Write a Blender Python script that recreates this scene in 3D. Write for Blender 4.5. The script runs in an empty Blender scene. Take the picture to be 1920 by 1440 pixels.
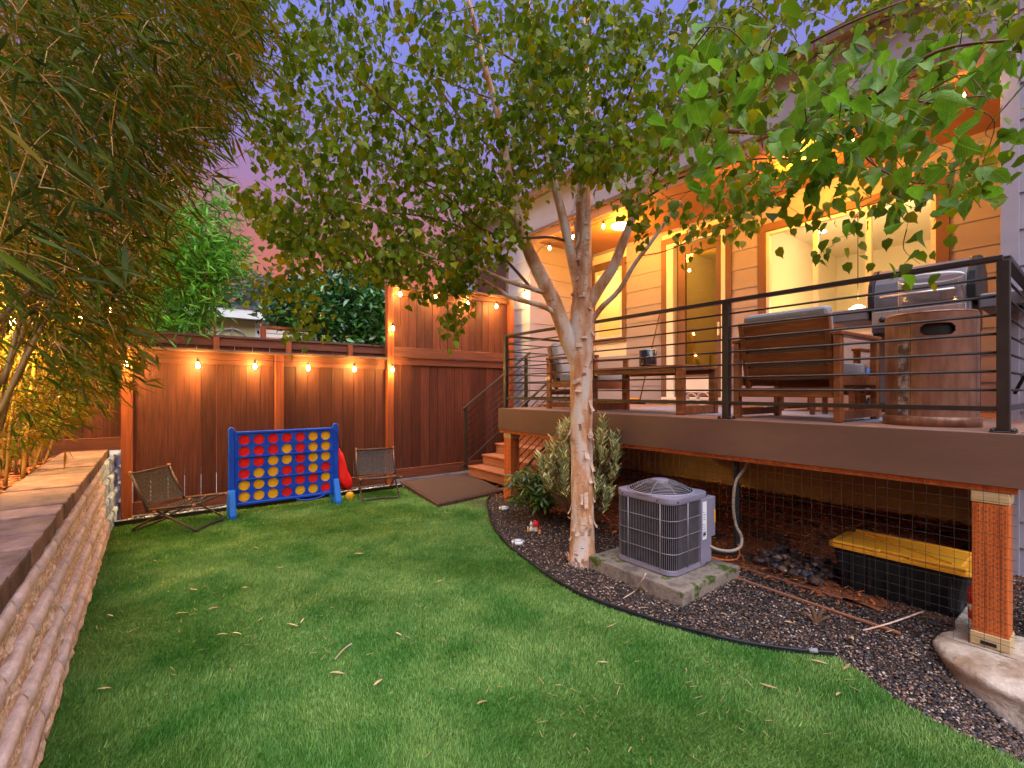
import bpy, bmesh, math, random
import numpy as np
from mathutils import Vector, Matrix, Euler
random.seed(7); np.random.seed(7)
R = random.random
def U(a, b): return a + (b - a) * random.random()
S = bpy.context.scene
C = S.collection

# ------------------------------------------------------------------ camera, sky, sun, exposure
H = 1.4                                   # eye height
FOC = 865.0 / 1920.0                      # focal length / image width
TH = math.atan(663.0 / 865.0)             # camera heading, clockwise from the deck direction (+Y)
FWD = Vector((math.sin(TH), math.cos(TH), 0)); RGT = Vector((FWD.y, -FWD.x, 0))
cd = bpy.data.cameras.new('camera'); cam = bpy.data.objects.new('camera', cd); C.objects.link(cam)
cd.sensor_width = 36.0; cd.lens = 36.0 * FOC; cd.shift_y = 13.0 / 1920.0
cd.clip_start = 0.05; cd.clip_end = 500
cam.location = (0, 0, H); cam.rotation_euler = (math.radians(90), 0, -TH)
S.camera = cam

SKY_GAIN = 1.0
W = bpy.data.worlds.new('World'); S.world = W; W.use_nodes = True
nt = W.node_tree; nt.nodes.clear()
n = nt.nodes.new
out = n('ShaderNodeOutputWorld'); bg = n('ShaderNodeBackground'); bg2 = n('ShaderNodeBackground'); add = n('ShaderNodeAddShader')
sky = n('ShaderNodeTexSky'); sky.sky_type = 'NISHITA'; sky.sun_disc = False
sky.sun_elevation = math.radians(3); sky.sun_rotation = math.radians(-40)
bg2.inputs['Strength'].default_value = 0.012
nt.links.new(sky.outputs[0], bg2.inputs[0])
tc = n('ShaderNodeTexCoord'); sep = n('ShaderNodeSeparateXYZ'); nt.links.new(tc.outputs['Generated'], sep.inputs[0])
nz = n('ShaderNodeTexNoise'); nz.inputs['Scale'].default_value = 2.2; nz.inputs['Detail'].default_value = 4
mp = n('ShaderNodeMapping'); mp.inputs['Scale'].default_value = (1, 1, 3.5)
nt.links.new(tc.outputs['Generated'], mp.inputs[0]); nt.links.new(mp.outputs[0], nz.inputs[0])
m1 = n('ShaderNodeMath'); m1.operation = 'MULTIPLY_ADD'; m1.inputs[1].default_value = 0.12; 
nt.links.new(nz.outputs[0], m1.inputs[0]); nt.links.new(sep.outputs['Z'], m1.inputs[2])
ramp = n('ShaderNodeValToRGB'); el = ramp.color_ramp.elements
SKYC = [(0.0, (.34, .075, .025)), (.24, (.33, .06, .022)), (.36, (.24, .075, .085)), (.48, (.15, .10, .23)), (.62, (.115, .12, .345)), (1.0, (.11, .145, .42))]
el[0].position, el[0].color = SKYC[0][0], (*SKYC[0][1], 1)
el[1].position, el[1].color = SKYC[-1][0], (*SKYC[-1][1], 1)
for p_, c_ in SKYC[1:-1]:
    e = el.new(p_); e.color = (*c_, 1)
nt.links.new(m1.outputs[0], ramp.inputs[0]); nt.links.new(ramp.outputs[0], bg.inputs[0])
bg.inputs['Strength'].default_value = SKY_GAIN
nt.links.new(bg.outputs[0], add.inputs[0]); nt.links.new(bg2.outputs[0], add.inputs[1]); nt.links.new(add.outputs[0], out.inputs[0])

sl = bpy.data.lights.new('sun', 'SUN'); sun = bpy.data.objects.new('sun', sl); C.objects.link(sun)
sl.energy = 3.1; sl.angle = math.radians(75); sl.color = (.92, .95, 1.0)
# soft glow of the evening sky, high and behind the camera's left shoulder
sun.rotation_euler = Vector((-0.20, -0.60, 1.0)).to_track_quat('Z', 'Y').to_euler()
S.view_settings.view_transform = 'Standard'; S.view_settings.look = 'None'
S.view_settings.gamma = 1; S.view_settings.use_curve_mapping = False
S.view_settings.exposure = 1.12
S.render.engine = 'CYCLES'
S.cycles.max_bounces = 6; S.cycles.diffuse_bounces = 3; S.cycles.glossy_bounces = 2
S.cycles.transmission_bounces = 4; S.cycles.transparent_max_bounces = 8
S.cycles.use_denoising = True; S.cycles.sample_clamp_indirect = 3.0

# ------------------------------------------------------------------ helpers
def at(u, v, d):
    """world point seen at pixel (u, v) of the 1920 photograph, d metres in front of the lens"""
    l = (u - 960) / 865 * d
    return Vector((FWD.x * d + RGT.x * l, FWD.y * d + RGT.y * l, H - (v - 733) / 865 * d))
def onz(u, v, z):
    return at(u, v, 865 * (H - z) / (v - 733))

def world(o):
    m = Matrix.LocRotScale(o.location, o.rotation_euler, o.scale)
    if o.parent: return world(o.parent) @ o.matrix_parent_inverse @ m
    return m
def adopt(o, parent):
    if parent is not None:
        o.parent = parent; o.matrix_parent_inverse = world(parent).inverted()
def tag(o, label=None, cat=None, group=None, kind=None):
    if label: o['label'] = label
    if cat: o['category'] = cat
    if group: o['group'] = group
    if kind: o['kind'] = kind
    return o
def thing(name, label, cat, loc=(0, 0, 0), group=None):
    o = bpy.data.objects.new(name, None); C.objects.link(o); o.location = loc; o.empty_display_size = .1
    return tag(o, label, cat, group)
def kids(o): return [c for c in bpy.data.objects if c.parent == o]
def dup(o, label=None, parent=None):
    c = o.copy(); C.objects.link(c)
    if parent is not None: c.parent = parent
    if label: c['label'] = label
    for k in kids(o): dup(k, None, c)
    return c

class MB:
    def __init__(s): s.v = []; s.f = []; s.m = []; s.sm = []; s.mi = 0
    def add(s, vs, fs, smooth=False):
        b = len(s.v); s.v += [Vector(p) for p in vs]
        for f in fs: s.f.append([b + i for i in f]); s.m.append(s.mi); s.sm.append(smooth)
        return s
    def box(s, x0, x1, y0, y1, z0, z1, M=None):
        vs = [Vector((x, y, z)) for z in (z0, z1) for y in (y0, y1) for x in (x0, x1)]
        if M: vs = [M @ p for p in vs]
        return s.add(vs, [(0, 2, 3, 1), (4, 5, 7, 6), (0, 1, 5, 4), (2, 6, 7, 3), (0, 4, 6, 2), (1, 3, 7, 5)])
    def bar(s, a, b, w, h, up=(0, 0, 1)):
        a = Vector(a); b = Vector(b); d = (b - a); L = d.length; d.normalize()
        x = d.cross(Vector(up)); 
        if x.length < 1e-4: x = d.cross(Vector((1, 0, 0)))
        x.normalize(); z = x.cross(d)
        M = Matrix((( x.x, d.x, z.x, a.x), (x.y, d.y, z.y, a.y), (x.z, d.z, z.z, a.z), (0, 0, 0, 1)))
        return s.box(-w / 2, w / 2, 0, L, -h / 2, h / 2, M)
    def tube(s, pts, r, n=8, caps=True, jit=0):
        pts = [Vector(p) for p in pts]
        if not isinstance(r, (list, tuple)): r = [r] * len(pts)
        vs = []; fs = []; prev = None
        for i, p in enumerate(pts):
            t = (pts[min(i + 1, len(pts) - 1)] - pts[max(i - 1, 0)])
            if t.length < 1e-9: t = Vector((0, 0, 1))
            t.normalize()
            if prev is None:
                x = t.orthogonal().normalized()
            else:
                x = prev - t * prev.dot(t)
                x = x.normalized() if x.length > 1e-6 else t.orthogonal().normalized()
            prev = x; y = t.cross(x)
            for k in range(n):
                a = 2 * math.pi * k / n; rr = r[i] * (1 + (U(-jit, jit) if jit else 0))
                vs.append(p + x * math.cos(a) * rr + y * math.sin(a) * rr)
        for i in range(len(pts) - 1):
            for k in range(n):
                a = i * n + k; b = i * n + (k + 1) % n
                fs.append((a, b, b + n, a + n))
        if caps:
            fs.append(tuple(range(n - 1, -1, -1))); fs.append(tuple((len(pts) - 1) * n + k for k in range(n)))
        return s.add(vs, fs, True)
    def lathe(s, prof, n=20, c=(0, 0, 0), caps=True, a0=0):
        c = Vector(c); vs = []; fs = []
        for (r, z) in prof:
            for k in range(n):
                a = a0 + 2 * math.pi * k / n; vs.append(c + Vector((r * math.cos(a), r * math.sin(a), z)))
        for i in range(len(prof) - 1):
            for k in range(n):
                a = i * n + k; b = i * n + (k + 1) % n; fs.append((a, b, b + n, a + n))
        if caps:
            if prof[0][0] > 1e-5: fs.append(tuple(range(n - 1, -1, -1)))
            if prof[-1][0] > 1e-5: fs.append(tuple((len(prof) - 1) * n + k for k in range(n)))
        return s.add(vs, fs, True)
    def prism(s, poly, z0, z1, M=None):
        n_ = len(poly); vs = [Vector((p[0], p[1], z)) for z in (z0, z1) for p in poly]
        if M: vs = [M @ p for p in vs]
        fs = [tuple(range(n_ - 1, -1, -1)), tuple(range(n_, 2 * n_))] + [(i, (i + 1) % n_, n_ + (i + 1) % n_, n_ + i) for i in range(n_)]
        return s.add(vs, fs)
    def build(s, name, mat, parent=None, bevel=0, M=None, seg=1, label=None, kind=None, center=True):
        if M is not None: s.v = [M @ p for p in s.v]
        if not s.v: s.v = [Vector((0, 0, 0))]
        if center:
            lo = Vector([min(p[i] for p in s.v) for i in range(3)]); hi = Vector([max(p[i] for p in s.v) for i in range(3)])
            c = (lo + hi) / 2; c.z = lo.z
        else: c = Vector((0, 0, 0))
        me = bpy.data.meshes.new(name)
        me.from_pydata([p - c for p in s.v], [], s.f)
        for mm in (mat if isinstance(mat, (list, tuple)) else [mat]): me.materials.append(mm)
        me.polygons.foreach_set('material_index', s.m); me.polygons.foreach_set('use_smooth', s.sm)
        if bevel:
            bm = bmesh.new(); bm.from_mesh(me)
            ed = [e for e in bm.edges if len(e.link_faces) == 2 and e.calc_face_angle(0) > .7]
            bmesh.ops.bevel(bm, geom=ed, offset=bevel, segments=seg, affect='EDGES', profile=.6)
            bm.to_mesh(me); bm.free()
        o = bpy.data.objects.new(name, me); C.objects.link(o); o.location = c
        if parent is not None: adopt(o, parent)
        if label: o['label'] = label
        if kind: o['kind'] = kind
        return o
def place(name, me, M, parent=None):
    """link an object that shares a mesh, at world matrix M"""
    o = bpy.data.objects.new(name, me); C.objects.link(o)
    l, q, sc = M.decompose(); o.location = l; o.rotation_euler = q.to_euler(); o.scale = sc
    if parent is not None: adopt(o, parent)
    return o
def box(name, x0, x1, y0, y1, z0, z1, mat, parent=None, bevel=0, label=None, kind=None):
    return MB().box(x0, x1, y0, y1, z0, z1).build(name, mat, parent, bevel, label=label, kind=kind)

def np_mesh(name, V, F, mat, rnd=None, smooth=False):
    """V (n,3) floats, F (m,k) ints of equal k"""
    me = bpy.data.meshes.new(name); V = np.ascontiguousarray(V, np.float32); F = np.ascontiguousarray(F, np.int32)
    me.vertices.add(len(V)); me.vertices.foreach_set('co', V.ravel())
    m, k = F.shape; me.loops.add(m * k); me.loops.foreach_set('vertex_index', F.ravel())
    me.polygons.add(m); me.polygons.foreach_set('loop_start', np.arange(0, m * k, k, dtype=np.int32))
    me.update(calc_edges=True)
    if smooth: me.polygons.foreach_set('use_smooth', np.ones(m, bool))
    if rnd is not None:
        a = me.attributes.new('rnd', 'FLOAT', 'POINT'); a.data.foreach_set('value', np.ascontiguousarray(rnd, np.float32))
    me.materials.append(mat)
    return me
def scatter_mesh(name, pv, pf, mats, locs, mat, smooth=False):
    """copies of a small shape joined into one mesh; mats (N,3,3), locs (N,3)"""
    pv = np.asarray(pv, float); pf = np.asarray(pf, int); N = len(locs)
    V = np.einsum('nij,vj->nvi', mats, pv) + np.asarray(locs)[:, None, :]
    F = pf[None] + (np.arange(N) * len(pv))[:, None, None]
    rnd = np.repeat(np.random.rand(N), len(pv))
    return np_mesh(name, V.reshape(-1, 3), F.reshape(-1, pf.shape[1]), mat, rnd, smooth)
def link(name, me, parent=None, kind=None):
    o = bpy.data.objects.new(name, me); C.objects.link(o); adopt(o, parent)
    if kind: o['kind'] = kind
    return o
def inpoly(x, y, poly):
    c = np.zeros(len(x), bool); j = len(poly) - 1
    for i in range(len(poly)):
        xi, yi = poly[i]; xj, yj = poly[j]
        c ^= ((yi > y) != (yj > y)) & (x < (xj - xi) * (y - yi) / (yj - yi + 1e-12) + xi); j = i
    return c

# ------------------------------------------------------------------ materials
def mat(name, c1, c2=None, scale=6, stretch=(1, 1, 1), rough=.6, bump=0, bscale=None, bstretch=None, metal=0, vary=0, rnd=None,
        spec=.22, detail=5, lo=.35, hi=.65, rvary=0, coat=0, spots=None, trans=0, coord='Object'):
    m = bpy.data.materials.new(name); m.use_nodes = True; t = m.node_tree; N = t.nodes; L = t.links
    b = N['Principled BSDF']; b.inputs['Roughness'].default_value = rough; b.inputs['Metallic'].default_value = metal
    b.inputs['Specular IOR Level'].default_value = spec; b.inputs['Coat Weight'].default_value = coat
    tcn = N.new('ShaderNodeTexCoord'); mpn = N.new('ShaderNodeMapping'); mpn.inputs['Scale'].default_value = stretch
    oi = N.new('ShaderNodeObjectInfo'); vm = N.new('ShaderNodeVectorMath'); vm.operation = 'MULTIPLY_ADD'
    L.new(tcn.outputs[coord], vm.inputs[0]); vm.inputs[1].default_value = (1, 1, 1)
    cmb = N.new('ShaderNodeMath'); cmb.operation = 'MULTIPLY'; cmb.inputs[1].default_value = 17.0; L.new(oi.outputs['Random'], cmb.inputs[0])
    L.new(cmb.outputs[0], vm.inputs[2]); L.new(vm.outputs[0], mpn.inputs[0])
    if c2 is None: c2 = tuple(x * .8 for x in c1)
    no = N.new('ShaderNodeTexNoise'); no.inputs['Scale'].default_value = scale; no.inputs['Detail'].default_value = detail; no.inputs['Roughness'].default_value = .6
    L.new(mpn.outputs[0], no.inputs[0])
    cr = N.new('ShaderNodeValToRGB'); cr.color_ramp.elements[0].position = lo; cr.color_ramp.elements[1].position = hi
    cr.color_ramp.elements[0].color = (*c1, 1); cr.color_ramp.elements[1].color = (*c2, 1); L.new(no.outputs[0], cr.inputs[0])
    col = cr.outputs[0]
    if rnd:
        an = N.new('ShaderNodeAttribute'); an.attribute_name = 'rnd'
        c3 = N.new('ShaderNodeValToRGB'); c3.color_ramp.interpolation = 'CONSTANT' if len(rnd) > 2 else 'LINEAR'
        e = c3.color_ramp.elements
        while len(e) < len(rnd): e.new(.5)
        for i, (p_, c_) in enumerate(rnd): e[i].position = p_; e[i].color = (*c_, 1)
        L.new(an.outputs['Fac'], c3.inputs[0])
        mx = N.new('ShaderNodeMix'); mx.data_type = 'RGBA'; mx.blend_type = 'MULTIPLY'; mx.inputs[0].default_value = 1
        L.new(col, mx.inputs[6]); L.new(c3.outputs[0], mx.inputs[7]); col = mx.outputs[2]
    if vary:
        hv = N.new('ShaderNodeHueSaturation'); mr = N.new('ShaderNodeMapRange'); mr.inputs[3].default_value = 1 - vary; mr.inputs[4].default_value = 1 + vary
        L.new(oi.outputs['Random'], mr.inputs[0]); L.new(mr.outputs[0], hv.inputs['Value']); L.new(col, hv.inputs['Color']); col = hv.outputs[0]
    if spots:                                          # (scale, threshold, colour, softness)
        sc_, th_, cl_, sf_ = spots
        n2 = N.new('ShaderNodeTexNoise'); n2.inputs['Scale'].default_value = sc_; n2.inputs['Detail'].default_value = 6; n2.inputs['Roughness'].default_value = .65
        L.new(vm.outputs[0], n2.inputs[0]); r2 = N.new('ShaderNodeMapRange'); r2.inputs[1].default_value = th_; r2.inputs[2].default_value = th_ + sf_
        L.new(n2.outputs[0], r2.inputs[0]); mx2 = N.new('ShaderNodeMix'); mx2.data_type = 'RGBA'; L.new(r2.outputs[0], mx2.inputs[0])
        L.new(col, mx2.inputs[6]); mx2.inputs[7].default_value = (*cl_, 1); col = mx2.outputs[2]
    L.new(col, b.inputs['Base Color'])
    if rvary:
        r3 = N.new('ShaderNodeMapRange'); r3.inputs[3].default_value = max(0, rough - rvary); r3.inputs[4].default_value = min(1, rough + rvary)
        L.new(no.outputs[0], r3.inputs[0]); L.new(r3.outputs[0], b.inputs['Roughness'])
    if bump:
        nb = N.new('ShaderNodeTexNoise'); nb.inputs['Scale'].default_value = bscale or scale * 3; nb.inputs['Detail'].default_value = 4
        mb = N.new('ShaderNodeMapping'); mb.inputs['Scale'].default_value = bstretch or stretch; L.new(vm.outputs[0], mb.inputs[0]); L.new(mb.outputs[0], nb.inputs[0])
        bp = N.new('ShaderNodeBump'); bp.inputs['Strength'].default_value = bump; bp.inputs['Distance'].default_value = .01
        L.new(nb.outputs[0], bp.inputs['Height']); L.new(bp.outputs[0], b.inputs['Normal'])
    if trans:
        tr = N.new('ShaderNodeBsdfTranslucent'); ms = N.new('ShaderNodeMixShader'); ms.inputs[0].default_value = trans
        L.new(col, tr.inputs[0]); L.new(b.outputs[0], ms.inputs[1]); L.new(tr.outputs[0], ms.inputs[2])
        L.new(ms.outputs[0], N['Material Output'].inputs[0])
    return m
def emit(name, c, s):
    m = bpy.data.materials.new(name); m.use_nodes = True; b = m.node_tree.nodes['Principled BSDF']
    b.inputs['Base Color'].default_value = (*c, 1); b.inputs['Emission Color'].default_value = (*c, 1); b.inputs['Emission Strength'].default_value = s
    return m
def glass(name, tint=(1, 1, 1), refl=.12, rough=.02):
    m = bpy.data.materials.new(name); m.use_nodes = True; t = m.node_tree; N = t.nodes; L = t.links; N.remove(N['Principled BSDF'])
    tr = N.new('ShaderNodeBsdfTransparent'); tr.inputs[0].default_value = (*tint, 1); gl = N.new('ShaderNodeBsdfGlossy'); gl.inputs['Roughness'].default_value = rough
    ms = N.new('ShaderNodeMixShader'); lw = N.new('ShaderNodeMath'); lw.operation = 'MULTIPLY'; lf = N.new('ShaderNodeLayerWeight'); lf.inputs[0].default_value = .25; L.new(lf.outputs['Facing'], lw.inputs[0]); L.new(lf.outputs['Facing'], lw.inputs[1])
    ad = N.new('ShaderNodeMath'); ad.operation = 'ADD'; ad.use_clamp = True; ad.inputs[1].default_value = refl; L.new(lw.outputs[0], ad.inputs[0])
    L.new(ad.outputs[0], ms.inputs[0]); L.new(tr.outputs[0], ms.inputs[1]); L.new(gl.outputs[0], ms.inputs[2]); L.new(ms.outputs[0], N['Material Output'].inputs[0])
    return m
WHITE3 = [(0, (.75, .75, .75)), (1, (1.2, 1.2, 1.2))]
M = {}
M['fence'] = mat('stained_cedar', (.056, .0155, .009), (.104, .030, .016), 3.5, (14, 14, .7), .55, .35, 6, (20, 20, .6), vary=.28, spots=(3.5, .66, (.05, .016, .010), .15))
M['fencerail'] = mat('stained_rail', (.09, .028, .015), (.15, .048, .026), 3.5, (.7, 14, 14), .55, .35, 6, (.6, 20, 20), vary=.12)
M['fencecap'] = mat('weathered_cap', (.085, .04, .03), (.15, .075, .05), 4, (.7, 10, 10), .65, .4, 8, (.8, 20, 20), vary=.15)
M['fencepost'] = mat('cedar_post', (.20, .045, .015), (.30, .075, .024), 3, (12, 12, .6), .55, .3, 6, (20, 20, .6), vary=.1, spots=(6, .70, (.10, .03, .02), .04))
M['treated'] = mat('treated_timber', (.40, .085, .018), (.62, .155, .035), 3, (14, 14, .7), .6, .4, 6, (22, 22, .7), vary=.1, spots=(4, .68, (.12, .04, .02), .1))
M['treated_end'] = mat('pale_shim', (.45, .30, .14), (.58, .42, .22), 4, (1, 1, 9), .7, .3)
M['composite'] = mat('redbrown_decking', (.24, .085, .042), (.33, .13, .07), 5, (9, .8, 9), .55, .25, 8, (18, 1, 18), vary=.12)
M['deckboard'] = mat('deck_board', (.22, .11, .075), (.34, .19, .14), 5, (12, .6, 12), .55, .3, 8, (20, .7, 20), vary=.15)
M['fascia'] = mat('brown_fascia_paint', (.125, .066, .046), (.165, .088, .062), 1.2, (.6, .6, 2.5), .42, .08, 30, rvary=.08, spots=(1.6, .62, (.14, .07, .05), .12))
M['iron'] = mat('dark_bronze_metal', (.020, .014, .012), (.032, .023, .019), 8, rough=.42, bump=.05, spec=.35, metal=.1)
M['black'] = mat('black_plastic', (.012, .012, .013), (.022, .022, .022), 6, rough=.45)
M['siding'] = mat('siding_paint', (.31, .285, .325), (.34, .315, .36), 2, (1, 1, 3), .5, .12, 40, (1, 1, 6), vary=.03)
M['trimpaint'] = mat('brown_trim', (.145, .085, .06), (.18, .105, .075), 2, rough=.5, bump=.05, bscale=30)
M['soffit'] = mat('soffit_paint', (.32, .15, .075), (.36, .17, .085), 2, rough=.6, bump=.05, bscale=20)
M['white'] = mat('white_vinyl', (.74, .72, .68), (.80, .78, .74), 3, rough=.35)
M['wallpaint'] = mat('interior_paint', (.78, .70, .54), (.80, .72, .56), 2, rough=.8)
M['concrete'] = mat('weathered_concrete', (.30, .26, .22), (.46, .41, .34), 7, rough=.85, bump=.6, bscale=40, spots=(5, .56, (.10, .085, .06), .16), spec=.25)
M['footing'] = mat('footing_concrete', (.26, .16, .10), (.55, .45, .36), 5, rough=.9, bump=1.0, bscale=32, spots=(7, .58, (.17, .12, .06), .12), spec=.2)
M['moss'] = mat('mossy_concrete', (.13, .10, .085), (.36, .28, .22), 6, rough=.9, bump=.7, bscale=45, spots=(6, .50, (.055, .075, .012), .1), spec=.2)
M['pad'] = mat('pebble_mat', (.022, .012, .010), (.095, .055, .048), 160, rough=.75, bump=.8, bscale=170, detail=2, lo=.40, hi=.60)
M['padedge'] = mat('pad_edge', (.06, .030, .022), (.10, .052, .038), 14, rough=.8, bump=.4)
M['block'] = mat('split_face_block', (.40, .26, .18), (.78, .58, .45), 55, rough=.9, bump=1.0, bscale=55, vary=.10, spec=.2, spots=(30, .60, (.28, .17, .12), .06))
M['blocktop'] = mat('block_ledge', (.46, .34, .31), (.62, .49, .46), 14, rough=.85, bump=.6, bscale=60, vary=.12, spec=.25)
M['bluelit'] = mat('bluelit_grey_block', (.28, .33, .42), (.50, .56, .68), 12, rough=.9, bump=1.0, bscale=50, vary=.08, spec=.2)  # unstained grey blocks, with the blue light on them put into the colour
M['cap'] = mat('cap_block', (.10, .052, .045), (.21, .12, .105), 8, (1, 1, 1), rough=.8, bump=.7, bscale=50, vary=.38, spec=.3, spots=(3.2, .60, (.12, .08, .075), .1))
M['capmoss'] = mat('mossy_cap_block', (.17, .10, .08), (.28, .18, .15), 8, rough=.85, bump=.8, bscale=50, spots=(5, .50, (.20, .17, .015), .08))
M['soil'] = mat('soil', (.05, .028, .018), (.11, .06, .035), 9, rough=.95, bump=.8, bscale=40)
M['mulchbase'] = mat('mulch_ground', (.16, .045, .016), (.34, .11, .04), 40, rough=.95, bump=1, bscale=60)
M['incision'] = mat('incision_shadow', (.16, .035, .010), (.22, .05, .014), 10)
M['barkmulch'] = mat('bark_mulch', (.24, .070, .024), (.42, .14, .05), 25, rough=.9, bump=1, bscale=60, rnd=[(0, (.45, .45, .45)), (.5, (1, 1, 1)), (.8, (2.0, 1.6, 1.3))])
M['gravelbase'] = mat('gravel_ground', (.03, .022, .018), (.11, .075, .06), 120, rough=.9, bump=1, bscale=140, detail=2)
M['gravel'] = mat('dark_gravel', (.075, .062, .058), (.12, .10, .09), 60, rough=.55, rnd=[(0, (.22, .20, .20)), (.28, (.55, .45, .42)), (.45, (1.25, .75, .52)), (.62, (.8, .88, 1.15)), (.76, (2.0, 1.35, .95)), (.88, (3.2, 2.5, 2.0)), (.955, (4.8, 4.3, 3.9))])
M['riverrock'] = mat('pale_river_rock', (.30, .30, .32), (.45, .45, .48), 20, rough=.6, rnd=[(0, (.25, .25, .27)), (.4, (.8, .8, .85)), (.75, (1.4, 1.35, 1.3))])
M['turf'] = mat('turf_backing', (.05, .11, .015), (.07, .15, .025), 5, rough=.9)
M['blade'] = mat('turf_blade', (.060, .195, .026), (.205, .345, .085), 2.6, rough=.5, trans=.18, spec=.35, lo=.36, hi=.66, rnd=[(0, (.62, .72, .6)), (.3, (.95, .95, .9)), (.65, (1.25, 1.12, 1.1)), (.9, (1.6, 1.25, 1.1))])
M['thatch'] = mat('dry_thatch', (.22, .17, .06), (.30, .22, .10), 30, rough=.7, rnd=WHITE3)
M['birchleaf'] = mat('birch_leaf', (.150, .255, .008), (.235, .325, .013), 3.0, rough=.45, trans=.5, spec=.22, vary=.3, rnd=[(0, (.55, .62, .6)), (.35, (.85, .85, .8)), (.65, (1.15, 1.0, .8)), (.88, (1.6, .98, .5))])
M['birchleafone'] = mat('birch_leaf_near', (.085, .205, .014), (.12, .26, .022), 3.0, rough=.42, trans=.45, spec=.4, vary=.38)
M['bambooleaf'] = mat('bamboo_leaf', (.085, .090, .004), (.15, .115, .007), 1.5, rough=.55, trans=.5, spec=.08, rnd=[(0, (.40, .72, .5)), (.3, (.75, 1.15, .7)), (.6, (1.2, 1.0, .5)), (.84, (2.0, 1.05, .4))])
M['bamboonear'] = mat('bamboo_leaf_near', (.025, .055, .008), (.070, .075, .008), 1.5, rough=.5, trans=.35, spec=.10, vary=.45)  # outer leaves: their shade is put into this darker green
M['culm'] = mat('bamboo_culm', (.14, .07, .012), (.34, .18, .04), 5, (3, 3, .8), .4, .1, vary=.45)
M['greenbamboo'] = mat('young_bamboo_leaf', (.10, .32, .02), (.17, .42, .04), 1.2, rough=.4, trans=.35, rnd=[(0, (.5, .55, .6)), (.4, (1, 1, 1)), (.8, (1.5, 1.35, 1.1))])
M['laurel'] = mat('laurel_leaf', (.02, .10, .016), (.06, .20, .03), 1.5, rough=.22, spec=.7, trans=.12, rnd=[(0, (.5, .5, .5)), (.5, (1, 1, 1)), (.85, (1.7, 1.5, 1.0))])
M['bluetree'] = mat('grey_green_leaf', (.07, .13, .10), (.11, .18, .13), 1.5, rough=.5, trans=.2, rnd=WHITE3)
M['variegated'] = mat('variegated_leaf', (.85, .78, .46), (.32, .36, .12), 40, rough=.4, trans=.2, rnd=[(0, (.5, .6, .5)), (.35, (1, 1, 1)), (.7, (1.4, 1.25, 1.0))], lo=.42, hi=.58)
M['shrubleaf'] = mat('shrub_leaf', (.09, .17, .03), (.20, .28, .06), 8, rough=.25, spec=.65, trans=.2, rnd=[(0, (.5, .6, .5)), (.4, (1, 1, 1)), (.8, (1.7, 1.3, .8))])
M['stem'] = mat('brown_stem', (.10, .05, .025), (.17, .09, .045), 10, rough=.7)
M['twig'] = mat('dark_twig', (.085, .035, .02), (.16, .07, .04), 8, rough=.55, bump=.2)
M['wood'] = mat('oiled_hardwood', (.13, .040, .014), (.25, .085, .030), 3, (9, 1.2, 9), .4, .15, 6, (15, 1.5, 15), vary=.18, coat=.15)
M['cushion'] = mat('grey_cushion', (.22, .21, .22), (.28, .27, .28), 60, rough=.9, bump=.3, bscale=300)
M['rug'] = mat('grey_blue_rug', (.16, .18, .24), (.24, .26, .33), 40, rough=.95, bump=.3, bscale=200)
M['blue'] = mat('blue_plastic', (.006, .050, .42), (.012, .075, .50), 3, rough=.4, bump=.03, rvary=.06)
M['bluefoot'] = mat('bright_blue_plastic', (.01, .13, .56), (.02, .17, .62), 3, rough=.38)
M['red'] = mat('red_plastic', (.62, .010, .012), (.72, .02, .02), 5, rough=.4, rvary=.08)
M['yellow'] = mat('yellow_plastic', (.74, .36, .012), (.80, .44, .02), 5, rough=.4, rvary=.08)
M['redcloth'] = mat('red_nylon', (.75, .012, .014), (.80, .03, .02), 5, rough=.5, bump=.1, trans=.2)
M['wicker'] = mat('brown_wicker', (.008, .008, .011), (.045, .043, .046), 60, rough=.6, bump=.3, bscale=200, spec=.2, detail=2)
M['chairtube'] = mat('brown_steel_tube', (.055, .034, .028), (.09, .055, .045), 9, rough=.4, metal=.35)
M['acgrey'] = mat('ac_painted_steel', (.19, .17, .23), (.24, .215, .28), 4, rough=.4, bump=.03, spots=(9, .66, (.25, .20, .20), .1))
M['acfin'] = mat('ac_coil', (.016, .013, .016), (.03, .025, .03), 20, (1, 1, 40), rough=.8, spec=.05)
M['acguard'] = mat('ac_guard_wire', (.22, .195, .21), (.30, .27, .29), 12, rough=.4, metal=.3)
M['label'] = mat('paper_label', (.75, .75, .74), (.70, .70, .69), 10, rough=.6)
M['ink'] = mat('label_ink', (.03, .03, .03), (.05, .05, .05), 10, rough=.7)
M['conduit'] = mat('grey_conduit', (.26, .20, .14), (.34, .27, .20), 20, (1, 1, 8), rough=.5)
M['lagging'] = mat('black_pipe_foam', (.016, .015, .015), (.035, .03, .03), 20, rough=.8, bump=.4)
M['lid'] = mat('yellow_lid', (.78, .33, .02), (.84, .40, .03), 6, rough=.4)
M['copper'] = mat('weathered_brown_fibre', (.15, .062, .034), (.27, .125, .075), 4, (5, 5, 1.2), .38, .12, 10, spec=.6, metal=.25, vary=0, spots=(5, .62, (.12, .06, .04), .08))
M['coppatch'] = mat('peeling_brown_fibre', (.11, .06, .04), (.33, .29, .27), 14, rough=.6, bump=.4, lo=.44, hi=.56)
M['grilllid'] = mat('grey_grill_enamel', (.12, .115, .13), (.15, .14, .155), 3, rough=.38, metal=.2)
M['steel'] = mat('brushed_steel', (.45, .44, .44), (.55, .54, .53), 6, (1, 20, 1), rough=.3, metal=.8)
M['wire'] = mat('green_black_wire', (.035, .035, .030), (.07, .06, .05), 20, rough=.5, metal=.4)
M['cord'] = mat('black_cord', (.01, .01, .01), (.02, .02, .02), 20, rough=.6)
M['cream'] = mat('cream_wall', (.62, .58, .30), (.68, .64, .36), 2, rough=.8)
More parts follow.
